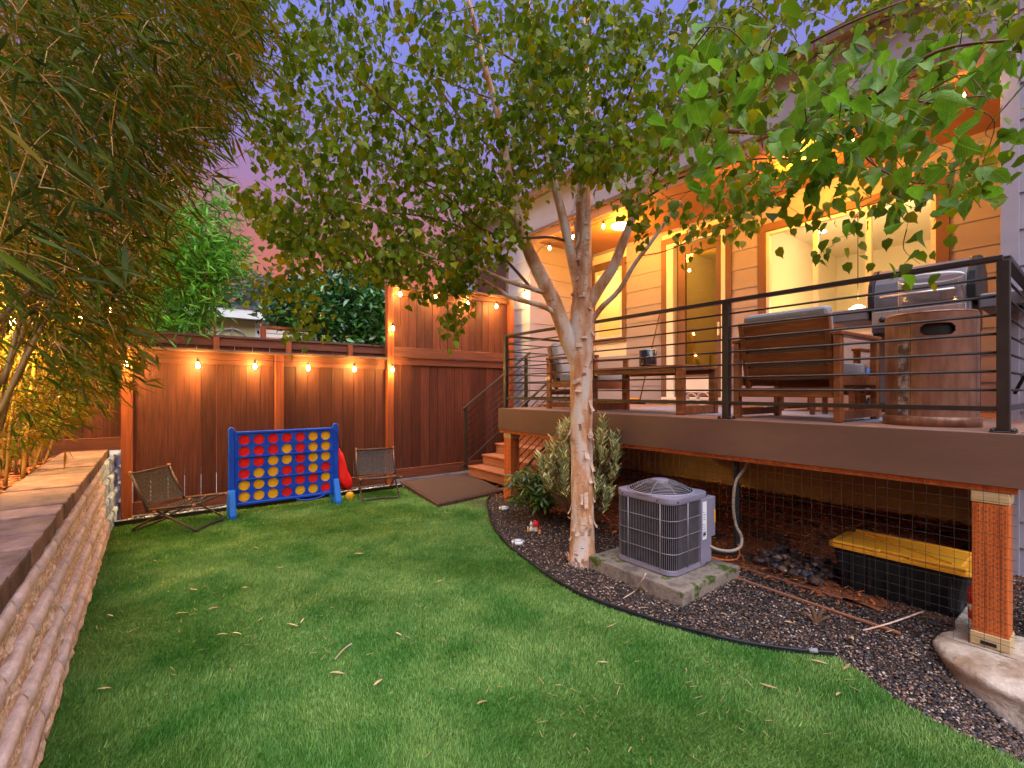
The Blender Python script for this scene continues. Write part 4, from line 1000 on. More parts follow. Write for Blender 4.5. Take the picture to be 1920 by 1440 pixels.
# ------------------------------------------------------------------ under the deck
t = thing('storage_tote', 'black plastic storage tote with a bright yellow lid under the deck', 'storage tote', (4.03, .9, .0))
mb = MB(); z0, z1 = -.02, .29
lo = rrect(3.87, 4.19, .58, 1.18, .03, 3); hi = rrect(3.83, 4.23, .53, 1.23, .04, 3)
n_ = len(lo); mb.add([(p[0], p[1], z0) for p in lo] + [(p[0], p[1], z1) for p in hi], [tuple(range(n_ - 1, -1, -1)), tuple(range(n_, 2 * n_))] + [(i, (i + 1) % n_, n_ + (i + 1) % n_, n_ + i) for i in range(n_)])
mb.build('bin', M['black'], t)
for k in range(6): MB().box(3.826, 3.85, .60 + k * .1, .62 + k * .1, .05, .27, Matrix.Identity(4)).build('rib', M['black'], t, .003)
MB().prism(rrect(3.805, 4.255, .505, 1.255, .05, 4), .292, .318).build('lid', M['lid'], t, .006, seg=2)
MB().prism(rrect(3.85, 4.21, .56, 1.20, .04, 4), .3185, .334).build('lid_plateau', M['lid'], t, .006)
for k in range(5): 
    MB().bar((3.87 + k * .06, .60 + k * .1, .338), (3.95 + k * .05, .75 + k * .09, .338), .012, .008).build('lid_rib', M['lid'], t)
for (a, b, c_, d_) in ((3.806, 3.845, .53, .80), (3.806, 3.845, .95, 1.22), (4.215, 4.252, .56, 1.2)):
    box('lid_clip', a, b, c_, d_, .3185, .342, M['lid'], t, .006)
t = thing('concrete_block', 'small grey concrete block on the gravel behind the footing', 'block', (3.8, .5, 0))
q = onz(1790, 1180, 0.0); box('block', q.x, q.x + .30, q.y - .18, q.y, -.06, .055, M['concrete'], t, .008)
t = thing('red_bottle', 'red bottle with a white band standing left of the orange post', 'bottle', tuple(onz(1826, 1180, .0)))
q = at(1829, 1170, 2.62); MB().lathe([(.028, .0), (.030, .02), (.030, .05), (.031, .051)], 14, (q.x, q.y, .055)).build('base', M['white'], t)
MB().lathe([(.031, .052), (.032, .09), (.032, .10)], 14, (q.x, q.y, .055)).build('lower_band', M['red'], t)
MB().lathe([(.0325, .101), (.0325, .135)], 14, (q.x, q.y, .055)).build('white_band', M['white'], t)
MB().lathe([(.032, .136), (.032, .20), (.026, .23), (.012, .245), (.0, .25)], 14, (q.x, q.y, .055)).build('top', M['red'], t)
t = thing('jug', 'white plastic jug with a green label and red cap right of the orange post', 'jug', (3.6, .1, .0))
q = Vector((3.92, .20, .0)); MB().box(q.x, q.x + .12, q.y - .10, q.y + .03, -.02, .19).build('body', M['white'], t, .015, seg=2)
MB().lathe([(.055, .0), (.04, .05), (.022, .07), (.022, .09)], 12, (q.x + .06, q.y - .035, .188)).build('neck', M['white'], t)
MB().lathe([(.026, .0), (.026, .02)], 12, (q.x + .06, q.y - .035, .276)).build('cap', M['red'], t)
box('label', q.x - .002, q.x + .0, q.y - .085, q.y + .015, .01, .12, M['green'], t)
MB().tube([(q.x + .01, q.y - .035, .24), (q.x - .03, q.y - .035, .22), (q.x - .035, q.y - .035, .16)], .01, 6).build('handle', M['red'], t)
# ------------------------------------------------------------------ furniture on the deck
def armchair(label):
    """hardwood lounge chair that faces local +X, base centred on the origin"""
    t = thing('armchair', label, 'armchair', (0, 0, 0), 'hardwood armchairs on the deck')
    w, d = .36, .36
    for sy in (-1, 1):
        for x in (-d, d - .06): box('leg', x, x + .06, sy * w - .022, sy * w + .022, 0, .60, M['wood'], t, .004)
        box('armrest', -d - .002, d + .01, sy * w - .035, sy * w + .035, .602, .632, M['wood'], t, .006)
        box('runner', -d + .062, d - .062, sy * w - .02, sy * w + .02, .02, .08, M['wood'], t, .004)
        box('side_rail', -d + .062, d - .062, sy * w - .02, sy * w + .02, .26, .33, M['wood'], t, .004)
    box('front_rail', d - .05, d - .02, -w + .024, w - .024, .24, .34, M['wood'], t, .004)
    box('rear_rail', -d + .01, -d + .045, -w + .024, w - .024, .17, .24, M['wood'], t, .004)
    B = Matrix.Translation((-.27, 0, .30)) @ Matrix.Rotation(math.radians(-13), 4, 'Y')
    for k in range(4): MB().box(-.012, .012, -.30, .30, .01 + k * .115, .10 + k * .115, B).build('back_slat', M['wood'], t, .003)
    for sy in (-1, 1): MB().box(-.022, .022, sy * .305 - .018 , sy * .305 + .018, -.06, .47, B).build('back_post', M['wood'], t, .003)
    for k in range(5): box('seat_slat', -.26 + k * .115, -.19 + k * .115, -w + .024, w - .024, .31, .33, M['wood'], t)
    MB().box(.016, .125, -.30, .30, .06, .52, B).build('back_cushion', M['cushion'], t, .035, seg=3)
    MB().box(-.22, .36, -.305, .305, .332, .43).build('seat_cushion', M['cushion'], t, .03, seg=3)
    return t
a1 = armchair('hardwood armchair with a tall grey cushion, its slatted back against the railing')
a2 = dup(a1, 'hardwood armchair half hidden behind the birch trunk'); a3 = dup(a1, 'hardwood armchair behind the slatted one, near the wide window')
a1.location = (4.08, 1.50, ZD + .003); a1.rotation_euler = (0, 0, math.radians(-3))
a2.location = (4.28, 4.02, ZD + .003); a2.rotation_euler = (0, 0, math.radians(-80))
a3.location = (5.75, 1.85, ZD + .003); a3.rotation_euler = (0, 0, math.radians(175))
# taller back frame seen from behind on the first chair
t = thing('coffee_table', 'long reddish hardwood coffee table behind the railing', 'table', (4.1, 2.9, ZD))
tx0, tx1, ty0, ty1 = 3.74, 4.36, 2.36, 3.50; zt_ = ZD + .46
for k in range(4): box('top_board', tx0 + k * .157, tx0 + k * .157 + .149, ty0, ty1, zt_ - .03, zt_, M['wood'], t, .004)
for x in (tx0 + .002, tx1 - .03): box('apron', x, x + .028, ty0 + .075, ty1 - .075, zt_ - .075, zt_ - .031, M['wood'], t, .003)
for y in (ty0, ty1 - .07):
    for x in (tx0, tx1 - .06): box('leg', x, x + .06, y, y + .07, ZD + .002, zt_ - .031, M['wood'], t, .004)
    box('stretcher', tx0 + .062, tx1 - .062, y + .01, y + .055, ZD + .01, ZD + .085, M['wood'], t, .003)
t = thing('table_lantern', 'small black glass lantern standing on the coffee table', 'lantern', (3.92, 2.86, zt_))
MB().lathe([(.085, .02), (.086, .03), (.086, .165), (.082, .168)], 24, (3.92, 2.86, zt_), caps=False).build('glass', M['darkglass'], t)
MB().lathe([(.088, .012), (.088, .022)], 24, (3.92, 2.86, zt_)).build('base', M['iron'], t)
MB().lathe([(.088, .166), (.090, .17), (.088, .174), (.078, .174)], 24, (3.92, 2.86, zt_), caps=False).build('rim', M['steel'], t)
for k in range(3):
    a = k * 2.1 + .5; MB().lathe([(.012, 0), (.014, .012)], 8, (3.92 + .06 * math.cos(a), 2.86 + .06 * math.sin(a), zt_)).build('foot', M['wood'], t)
t = thing('outdoor_rug', 'flat grey blue rug lying on the deck under the chairs', 'rug', (5, 2.8, ZD)); box('rug', 3.95, 6.1, .95, 3.9, ZD + .0005, ZD + .0025, M['rug'], t)
# fire column
fx, fy = 3.97, .725
t = thing('fire_column', 'round brown fire column with a handle slot behind the corner railing', 'fire pit', (fx, fy, ZD))
mb = MB(); hh = .70
n_ = 48; prof = [(.286, .062), (.228, .10), (.228, .40), (.228, .56)]
def ring_wall(mb, r, z0, z1, a0, a1, n_):
    vs = []; fs = []
    for i in range(n_ + 1):
        a = a0 + (a1 - a0) * i / n_
        for z in (z0, z1): vs.append((fx + r * math.cos(a), fy + r * math.sin(a), ZD + z))
    for i in range(n_): fs.append((2 * i, 2 * i + 2, 2 * i + 3, 2 * i + 1))
    mb.add(vs, fs, True)
dirc = math.atan2(-fy, -fx)                       # towards the camera
sa = dirc + .16; 
full = 2 * math.pi
ring_wall(mb, .228, .062, .56, 0, full, 60); ring_wall(mb, .228, .56, .635, sa + .36, sa - .36 + full, 60); ring_wall(mb, .228, .635, hh, 0, full, 60)
for i in range(-9, 9):
    a_ = sa + i * .04; am = abs(i + .5) * .04; h_ = .0375 if am < .20 else .0375 * math.sqrt(max(0, 1 - ((am - .20) / .16) ** 2))
    if h_ < .037: ring_wall(mb, .228, .56, .5975 - h_, a_, a_ + .04, 1); ring_wall(mb, .228, .5975 + h_, .635, a_, a_ + .04, 1)
mb.build('shell', M['copper'], t)
mb = MB(); ring_wall(mb, .2305, .064, .52, dirc - .72, dirc - .46, 8); mb.build('worn_panel', M['coppatch'], t)
mb = MB(); ring_wall(mb, .205, .5, .69, 0, full, 40); mb.build('inner_liner', M['black'], t)
mb = MB()
for s_ in (-1, 1):
    for i in range(6):
        a = sa + s_ * .29; a2_ = a - s_ * (.29 - .255) * (1 - abs(i - 2.5) / 2.5) 
mb = MB(); mb.lathe([(.240, 0), (.240, .055), (.232, .062)], 48, (fx, fy, ZD)); mb.build('plinth', M['copper'], t)
mb = MB(); mb.lathe([(.228, hh), (.222, hh + .014), (.18, hh + .018), (.0, hh + .018)], 48, (fx, fy, ZD)); mb.build('table_top', M['copper'], t)
MB().lathe([(.160, hh + .02), (.160, hh + .25)], 40, (fx, fy, ZD), caps=False).build('glass_guard', M['clearglass'], t)
MB().lathe([(.161, hh + .245), (.164, hh + .25), (.161, hh + .255)], 40, (fx, fy, ZD), caps=False).build('glass_rim', M['white'], t)
MB().lathe([(.10, hh + .019), (.10, hh + .03), (.0, hh + .03)], 24, (fx, fy, ZD)).build('burner', M['black'], t)
for s_ in (-.42, 1.15): 
    mb = MB(); ring_wall(mb, .2285, .064, hh - .02, dirc + s_, dirc + s_ + .012, 1); mb.build('seam', M['black'], t)
# grill
GX, GY = 5.0, .94
t = thing('gas_grill', 'gas grill with a domed grey lid behind the fire column', 'grill', (GX, GY, ZD))
def gprof(mb, y0, y1, prof, smooth_=False):
    n_ = len(prof); vs = [(GX + p[0], GY + y, ZD + p[1]) for y in (y0, y1) for p in prof]
    mb.add(vs, [tuple(range(n_)), tuple(range(2 * n_ - 1, n_ - 1, -1))] + [(i, n_ + i, n_ + (i + 1) % n_, (i + 1) % n_) for i in range(n_)])
lidp = [(-.26, .90), (-.27, 1.0), (-.245, 1.10), (-.19, 1.18), (-.10, 1.235), (.0, 1.25), (.10, 1.23), (.20, 1.15), (.25, 1.02), (.26, .90)]
mb = MB(); gprof(mb, -.28, .28, lidp); mb.build('lid', M['grilllid'], t, .008, seg=2)
for (y0, y1) in ((-.33, -.282), (.282, .32)): mb = MB(); gprof(mb, y0, y1, [(p[0] * 1.03, .9 + (p[1] - .9) * 1.03) for p in lidp]); mb.build('lid_end_cap', M['black'], t, .006)
MB().tube([(GX - .29, GY - .22, ZD + .98), (GX - .33, GY - .22, ZD + .98), (GX - .33, GY + .22, ZD + .98), (GX - .29, GY + .22, ZD + .98)], .012, 8).build('lid_handle', M['steel'], t)
box('firebox', GX - .25, GX + .25, GY - .30, GY + .30, ZD + .70, ZD + .898, M['grilllid'], t, .01)
box('control_panel', GX - .30, GX - .252, GY - .28, GY + .28, ZD + .74, ZD + .87, M['steel'], t, .005)
for k in range(4): MB().lathe([(.024, 0), (.020, .03)], 12, (0, 0, 0)).build('knob', M['black'], t, M=Matrix.Translation((GX - .302, GY - .21 + k * .14, ZD + .80)) @ Matrix.Rotation(-math.pi / 2, 4, 'Y'))
box('side_shelf', GX - .24, GX + .22, GY + .325, GY + .60, ZD + .82, ZD + .93, M['grilllid'], t, .012)
box('side_shelf', GX - .24, GX + .22, GY - .58, GY - .335, ZD + .82, ZD + .93, M['grilllid'], t, .012)
for y in (-.29, .25):
    for x in (-.24, .20): box('leg', GX + x, GX + x + .04, GY + y, GY + y + .04, ZD + .10, ZD + .70, M['black'], t, .003)
box('cabinet_side', GX - .22, GX + .22, GY + .26, GY + .28, ZD + .12, ZD + .698, M['grilllid'], t); box('cabinet_side', GX - .22, GX + .22, GY - .285, GY - .265, ZD + .12, ZD + .698, M['grilllid'], t)
box('bottom_shelf', GX - .24, GX + .24, GY - .29, GY + .29, ZD + .09, ZD + .118, M['black'], t)
for y in (-.31, .31):
    Mw = Matrix.Translation((GX - .22, GY + y, ZD + .085)) @ Matrix.Rotation(math.pi / 2, 4, 'X')
    w_ = MB().lathe([(.045, -.018), (.08, -.018), (.085, -.008), (.085, .008), (.08, .018), (.045, .018)], 24).build('wheel', M['black'], t, M=Mw)
    MB().lathe([(.0, -.020), (.044, -.020), (.044, .020), (.0, .020)], 16).build('hub', M['steel'], w_, M=Mw)
MB().tube(smooth([(GX - .1, GY - .42, ZD + .86), (GX - .2, GY - .55, ZD + .80), (GX - .16, GY - .6, ZD + .5), (GX - .05, GY - .5, ZD + .2)], 5), .012, 6).build('gas_hose', M['black'], t)
t = thing('blue_cloth', 'blue cloth hanging from the low frame beside the grill wheel', 'cloth', (4.7, 1.7, ZD + .3))
def cloth(pts, name, m, th=.006, par=None):
    mb = MB(); n_ = len(pts)
    vs = []; fs = []
    for (a, b) in pts: vs += [a, b]
    for i in range(n_ - 1): fs.append((2 * i, 2 * i + 1, 2 * i + 3, 2 * i + 2))
    mb.add(vs, fs, True); o = mb.build(name, m, par); md = o.modifiers.new('s', 'SOLIDIFY'); md.thickness = th; return o
P = lambda u, v, d: tuple(at(u, v, d))
cloth([(P(1592, 700, 3.9), P(1600, 695, 3.95)), (P(1610, 692, 3.85), P(1622, 690, 3.95)), (P(1622, 698, 3.8), P(1634, 694, 3.9)), (P(1622, 712, 3.8), P(1632, 708, 3.9)), (P(1630, 728, 3.78), P(1636, 724, 3.88))], 'cloth', M['bluecloth'], par=t)
t = thing('side_stool', 'low reddish stool between the armchair and the grill', 'stool', (4.75, 1.75, ZD))
q = at(1600, 770, 3.95); 
for (i, j) in ((0, 0), (.3, 0), (0, .3), (.3, .3)): box('leg', q.x + i, q.x + i + .035, q.y + j, q.y + j + .035, ZD + .003, ZD + .36, M['wood'], t)
box('seat', q.x - .02, q.x + .355, q.y - .02, q.y + .355, ZD + .362, ZD + .39, M['wood'], t, .004)
# bits by the wall
t = thing('coiled_hose', 'white hose coiled on the deck below the glazed door', 'hose', (6.55, 3.7, ZD))
for (y, r) in ((3.95, .085), (3.76, .10)):
    for k in range(3): MB().tube([(6.50 + .02 * k, y + (r - .01 * k) * math.cos(a), ZD + .10 + (r - .01 * k) * math.sin(a)) for a in [i * math.pi / 12 for i in range(25)]], .010, 6).build('coil', M['hose'], t)
t = thing('hand_sander', 'small black and yellow tool left on the deck near the wall', 'tool', (6.4, 4.9, ZD))
MB().box(6.3, 6.5, 4.80, 5.05, ZD, ZD + .07).build('body', M['black'], t, .02, seg=2); MB().box(6.34, 6.46, 4.85, 5.0, ZD + .071, ZD + .10).build('top', M['lid'], t, .01)
t = thing('broom', 'thin broom leaning on the siding left of the glazed door', 'broom', (6.6, 4.75, ZD))
MB().tube([(6.38, 4.82, ZD + .05), (6.72, 4.66, ZD + 1.55)], .011, 6).build('pole', M['stem'], t); MB().bar((6.36, 4.7, ZD + .03), (6.38, 4.92, ZD + .03), .04, .06).build('head', M['black'], t)

# ------------------------------------------------------------------ four-in-a-row game
gx0, gx1, gy = .64, 1.765, 5.95
t = thing('giant_game_board', 'giant blue four in a row game board filled with red and yellow discs', 'game board', ((gx0 + gx1) / 2, gy, 0))
GT, GB = .95, .12
cw = (gx1 - gx0 - .10) / 7; ch = (GT - .035 - GB - .03) / 6
def P2(x, z, y=gy): return (x, y, z)
mb = MB(); rr = ch * .445; nn = 24
for r_ in range(6):
    for c_ in range(7):
        x0 = gx0 + .05 + c_ * cw; z0 = GB + .03 + r_ * ch; cx, cz = x0 + cw / 2, z0 + ch / 2
        rz = rr
        sq = []
        for k in range(nn):
            a = 2 * math.pi * k / nn; c1, s1 = math.cos(a), math.sin(a); q = 1 / max(abs(c1), abs(s1)); sq.append((cx + c1 * q * cw / 2, cz + s1 * q * ch / 2))
        ci = [(cx + rr * math.cos(2 * math.pi * k / nn), cz + rz * math.sin(2 * math.pi * k / nn)) for k in range(nn)]
        vs = [(p[0], gy - .026, p[1]) for p in sq] + [(p[0], gy - .026, p[1]) for p in ci] + [(p[0], gy + .012, p[1]) for p in ci]
        fs = [(k, (k + 1) % nn, nn + (k + 1) % nn, nn + k) for k in range(nn)] + [(nn + k, nn + (k + 1) % nn, 2 * nn + (k + 1) % nn, 2 * nn + k) for k in range(nn)]
        mb.add(vs, fs)
mb.box(gx0 + .05, gx1 - .05, gy + .013, gy + .028, GB + .03, GT - .035)
mb.build('grid', M['blue'], t)
for z in (GB + .0, GT - .035): box('bar', gx0 + .045, gx1 - .045, gy - .034, gy + .03, z, z + .030, M['blue'], t, .006)
for k in (2, 4): z = GB + .03 + k * ch; box('rib', gx0 + .05, gx1 - .05, gy - .036, gy - .0265, z - .008, z + .008, M['blue'], t, .002)
box('side_strip', gx0 + .032, gx0 + .05, gy - .03, gy + .03, GB, GT, M['blue'], t); box('side_strip', gx1 - .05, gx1 - .032, gy - .03, gy + .03, GB, GT, M['blue'], t)
for x in (gx0 - .028, gx1 - .032):
    MB().prism([(x, 0), (x + .06, 0), (x + .06, GT + .02), (x + .045, GT + .045), (x + .015, GT + .045), (x, GT + .02)], 0, 1).build('post', M['blue'], t, .008, M=Matrix.Translation((0, gy - .032, .16)) @ Matrix(((1, 0, 0, 0), (0, 0, .064, 0), (0, (GT + .045 - .16) / (GT + .045), 0, 0), (0, 0, 0, 1))))
    MB().prism([(-.15, 0), (.15, 0), (.15, .04), (.05, .30), (-.05, .30), (-.15, .04)], x - .004, x + .064, Matrix(((0, 0, 1, 0), (1, 0, 0, gy), (0, 1, 0, .003), (0, 0, 0, 1)))).build('foot', M['bluefoot'], t, .008)
disc = MB().lathe([(.0, -.006), (rr * .62, -.006), (rr * .66, -.010), (rr * .78, -.010), (rr * .80, -.006), (rr * .90, -.006), (rr * .93, -.013), (rr * 1.02, -.012), (rr * 1.04, .006), (.0, .006)], 28)
disc.v = [Matrix.Rotation(math.pi / 2, 4, 'X') @ p for p in disc.v]
disc.sm = [False] * len(disc.f)
dm = {'R': mesh_of(disc, 'disc_red', M['red']), 'Y': mesh_of(disc, 'disc_yellow', M['yellow'])}
pat = ['RRRRRYY', 'RRRYRYY', 'RRYYRYY', 'RYYRRYR', 'YYYRRRY', 'YYYRYYR']
for r_ in range(6):
    for c_ in range(7):
        k = pat[r_][c_]; o = place('disc', dm[k], Matrix.Translation((gx0 + .05 + (c_ + .5) * cw, gy - .004, GB + .03 + (5.5 - r_) * ch)) @ Matrix.Rotation(U(0, 6), 4, 'Y'), t)
        o['label'] = 'red disc' if k == 'R' else 'yellow disc'
MB().tube(smooth([(1.30, gy - .05, GB + .005), (1.38, gy - .055, GB - .028), (1.55, gy - .055, GB - .022), (1.62, gy - .05, GB + .008)], 4), .012, 6).build('release_lever', M['blue'], t)
t = thing('red_drawstring_bag', 'red nylon bag hanging from the right post of the game board', 'bag', (1.84, 5.97, .5))
mb = MB(); prof = [(.006, .66), (.02, .62), (.055, .585), (.062, .50), (.07, .40), (.085, .30), (.095, .22), (.07, .165), (.02, .15)]
mb.lathe([(p[0], p[1]) for p in prof[::-1]], 16, (0, 0, 0))
for p in mb.v:
    a = math.atan2(p.y, p.x); f = 1 + .20 * math.sin(3 * a + p.z * 9) + .12 * math.sin(5 * a - p.z * 15); s_ = (.66 - p.z)
    p.x = p.x * f * .8 + 1.815 + s_ * .17; p.y = p.y * f * .6 + 5.955; p.z += .02 * math.sin(2 * a)
mb.build('bag', M['redcloth'], t); MB().tube([(1.735, 5.90, .915), (1.78, 5.915, .86), (1.83, 5.955, .66)], .0035, 5).build('drawstring', M['cord'], t)
t = thing('yellow_ball', 'small yellow disc lying in the grass beside the second woven chair', 'toy disc', tuple(onz(656, 928, .04)))
q = onz(656, 930, .05); MB().lathe([(.0, .0), (.055, .0), (.055, .018), (.0, .018)], 20).build('disc', M['yellow'], t, M=Matrix.Translation(q) @ Matrix.Rotation(1.25, 4, 'X') @ Matrix.Translation((0, 0, -.01)))

# ------------------------------------------------------------------ low woven chairs
def strand_sheet(p00, p01, p10, p11, sag, nu, nv, r=.0045):
    """woven sheet between rails p00-p01 and p10-p11: flat strands both ways, over and under"""
    mb = MB(); p00, p01, p10, p11 = map(Vector, (p00, p01, p10, p11)); nrm = (p01 - p00).cross(p10 - p00).normalized()
    def pt(a, b, o): return (p00.lerp(p01, a)).lerp(p10.lerp(p11, a), b) - nrm * (sag * 4 * b * (1 - b)) + nrm * o
    for j in range(nv):                       # strands along a
        b = (j + .5) / nv; n_ = nu; vs = []; fs = []; hw = .33 / nv
        for i in range(n_ + 1):
            o = r * (1 if (i + j) % 2 else -1); a = i / n_
            vs += [pt(a, b - hw, o), pt(a, b + hw, o)]
        for i in range(n_): fs.append((2 * i, 2 * i + 2, 2 * i + 3, 2 * i + 1))
        mb.add(vs, fs, True)
    for i in range(nu):
        a = (i + .5) / nu; vs = []; fs = []; hw = .16 / nu
        vs = []
        for j in range(9):
            b = j / 8; vs += [pt(a - hw, b, 0), pt(a + hw, b, 0)]
        for j in range(8): fs.append((2 * j, 2 * j + 1, 2 * j + 3, 2 * j + 2))
        mb.add(vs, fs, True)
    return mb
def low_chair(label):
    """folding low chair, faces local +X, hinge at y axis"""
    t = thing('folding_chair', label, 'folding chair', (0, 0, 0), 'low woven folding chairs')
    w = .27; hx, hz = -.16, .235
    bt = (-.36, .60); fs_ = (.30, .285); ft = (.16, .012); bk = (-.27, .012)
    n_ = strand_sheet((hx - .015, -w, hz + .03), (hx - .015, w, hz + .03), (bt[0], -w, bt[1]), (bt[0], w, bt[1]), .015, 18, 30); n_.build('woven_back', M['wicker'], t, kind=None)
    n_ = strand_sheet((hx + .02, -w, hz), (hx + .02, w, hz), (fs_[0], -w, fs_[1]), (fs_[0], w, fs_[1]), -.02, 18, 26); n_.build('woven_seat', M['wicker'], t)
    for s_ in (-1, 1):
        MB().tube([(hx - .01, s_ * w, hz - .02), (bt[0], s_ * w, bt[1] + .01)], .0125, 8).build('back_tube', M['chairtube'], t)
        MB().tube(smooth([(hx, s_ * w, hz), (-.05, s_ * (w + .004), hz + .015), (fs_[0], s_ * w, fs_[1])], 4), .0125, 8).build('seat_tube', M['chairtube'], t)
        MB().lathe([(.0, -.016), (.016, -.012), (.017, .012), (.0, .016)], 10, (bt[0], s_ * w, bt[1] + .012)).build('end_cap', M['composite'], t)
        MB().lathe([(.0, -.016), (.016, -.012), (.017, .012), (.0, .016)], 10, (fs_[0] + .01, s_ * w, fs_[1])).build('end_cap', M['composite'], t)
    MB().tube([(bt[0], -w, bt[1]), (bt[0], w, bt[1])], .011, 8).build('cross_tube', M['chairtube'], t); MB().tube([(fs_[0], -w, fs_[1]), (fs_[0], w, fs_[1])], .011, 8).build('cross_tube', M['chairtube'], t)
    wl = w - .02
    f = [(hx + .06, -wl, hz - .01), (ft[0] + .10, -wl, .05), (ft[0] + .14, -wl + .02, .016), (ft[0] + .145, -wl + .06, .013), (ft[0] + .13, 0, .020), (ft[0] + .145, wl - .06, .013), (ft[0] + .14, wl - .02, .016), (ft[0] + .10, wl, .05), (hx + .06, wl, hz - .01)]
    MB().tube(smooth(f, 4), .0115, 8).build('front_leg', M['chairtube'], t)
    w2 = w - .045
    f = [(.10, -w2, hz + .03), (bk[0] - .06, -w2, .05), (bk[0] - .10, -w2 + .02, .016), (bk[0] - .105, -w2 + .06, .013), (bk[0] - .105, w2 - .06, .013), (bk[0] - .10, w2 - .02, .016), (bk[0] - .06, w2, .05), (.10, w2, hz + .03)]
    MB().tube(smooth(f, 4), .0115, 8).build('rear_leg', M['chairtube'], t)
    for s_ in (-1, 1): MB().lathe([(.0, -.02), (.018, -.018), (.018, .018), (.0, .02)], 10).build('pivot', M['treated'], t, M=Matrix.Translation((hx + .055, s_ * (wl + .012), hz - .01)) @ Matrix.Rotation(math.pi / 2, 4, 'X'))
    return t
c1 = low_chair('low woven folding chair at the left end of the fence, by the block wall')
c2 = dup(c1, 'low woven folding chair between the game board and the stair mat')
c1.scale = c2.scale = (.93, .93, .96); c1.location = (.20, 5.83, .012); c1.rotation_euler = (0, 0, math.radians(-38))
c2.location = (2.32, 5.96, .012); c2.rotation_euler = (0, 0, math.radians(-104))

# ------------------------------------------------------------------ ornaments in the bed
for (u, v, lab) in ((945, 951, 'round solar ground light near the foot of the deck post'), (971, 1014, 'round solar ground light beside the curved edging')):
    q = onz(u, v, .03); t = thing('ground_light', lab, 'ground light', (q.x, q.y, 0), 'solar ground lights')
    MB().lathe([(.0, .0), (.056, .0), (.060, .022), (.052, .030), (.0, .031)], 24, (q.x, q.y, .005)).build('case', M['label'], t)
    MB().lathe([(.048, .0), (.048, .0015), (.030, .0018), (.030, .0)], 24, (q.x, q.y, .0362), caps=False).build('ring', M['cushion'], t)
    for k in range(4):
        a = k * math.pi / 2 + .3; MB().box(.046, .0615, -.006, .006, .002, .026, Matrix.Translation((q.x, q.y, .008)) @ Matrix.Rotation(a, 4, 'Z')).build('lens', M['ink'], t)
def gnome(u, v, s, lab, cat, hat, body):
    q = onz(u, v, 0.0); q.z = gz(q.x, q.y); t = thing(cat + '_ornament', lab, 'ornament', tuple(q))
    MB().lathe([(.018 * s, 0), (.026 * s, .01 * s), (.022 * s, .04 * s), (.012 * s, .055 * s)], 12, q).build('body', M[body], t)
    MB().lathe([(.012 * s, .052 * s), (.016 * s, .062 * s), (.014 * s, .075 * s)], 12, q).build('head', M['ivory'], t)
    MB().lathe([(.020 * s, .072 * s), (.012 * s, .10 * s), (.0, .13 * s)], 12, q).build('hat', M[hat], t)
gnome(996, 994, .85, 'tiny gnome ornament with a pale pointed hat left of the red mushroom', 'gnome', 'label', 'ivory')
gnome(990, 996, .5, 'smallest pale gnome ornament at the left of the red mushroom', 'gnome', 'ivory', 'orange')
gnome(1012, 998, .6, 'tiny gnome ornament with a red hat right of the red mushroom', 'gnome', 'mushroom', 'orange')
q = onz(1004, 993, 0); q.z = gz(q.x, q.y); t = thing('mushroom_ornament', 'small mushroom ornament with a glossy red cap in the bed', 'ornament', tuple(q))
MB().lathe([(.026, 0), (.028, .01), (.020, .05), (.022, .06)], 14, q).build('stem', M['ivory'], t); MB().lathe([(.034, .055), (.036, .066), (.028, .095), (.012, .112), (.0, .115)], 16, q).build('cap', M['mushroom'], t)
# stump of a cut shrub, stick on the slab, twigs and the leaf scraps
q = onz(1530, 1165, 0.0); t = thing('cut_stump', 'small cut shrub stump with broken stems in the gravel', 'stump', tuple(q))
for (a, b, r) in ((-.02, .09, .014), (.03, .08, .012), (-.05, .05, .009), (.055, .035, .008)):
    MB().tube(smooth([(q.x, q.y, -.02), (q.x + a * .4, q.y - a * .5, b * .5), (q.x + a, q.y - a, b)], 3), [r, r, r, r * .95, r * .9, r * .85, r * .8], 7, jit=.12).build('stem', M['stem'], t)
def stick(lab, pts, r, m='flap', n_='fallen_twig'):
    t = thing(n_, lab, 'twig', tuple(pts[0])); MB().tube(smooth([tuple(p) for p in pts], 4), r, 5, jit=.1).build('stem', M[m], t); return t
stick('pale dry twig leaning on the front edge of the air conditioner slab', [onz(1168, 1122, .0), onz(1190, 1108, .05), at(1203, 1090, 2.98), at(1211, 1075, 2.98)], .004)
stick('long pale twig lying on the gravel near the footing', [onz(1618, 1182, .02), onz(1670, 1168, .05), onz(1732, 1146, .06)], .005)
stick('thin grey twig lying on the lawn near the middle', [onz(628, 1236, .03), onz(645, 1217, .03), onz(660, 1206, .035)], .003)
def leaf_mesh(name, L, w, m, curl=.25, n_=4, petal=1.0):
    vs = []; fs = []
    for i in range(n_ + 1):
        s_ = i / n_; ww = w * math.sin(math.pi * min(1, (s_ * .93 + .07)) ** petal) if i < n_ else 0
        if i == 0: ww = w * .12
        z = -curl * L * s_ * s_
        vs += [(s_ * L, -ww / 2, z + .12 * ww), (s_ * L, 0, z), (s_ * L, ww / 2, z + .12 * ww)]
    for i in range(n_):
        a = 3 * i; fs += [(a, a + 3, a + 4, a + 1), (a + 1, a + 4, a + 5, a + 2)]
    mb = MB(); mb.add(vs, fs, True); return mesh_of(mb, name, m)
M['fallen'] = mat('fallen_leaf', (.42, .25, .10), (.60, .42, .22), 20, rough=.6, vary=.3)
fm = [leaf_mesh('fallen_leaf_mesh', .085, .016, M['fallen'], c_) for c_ in (.1, -.15, .3)]
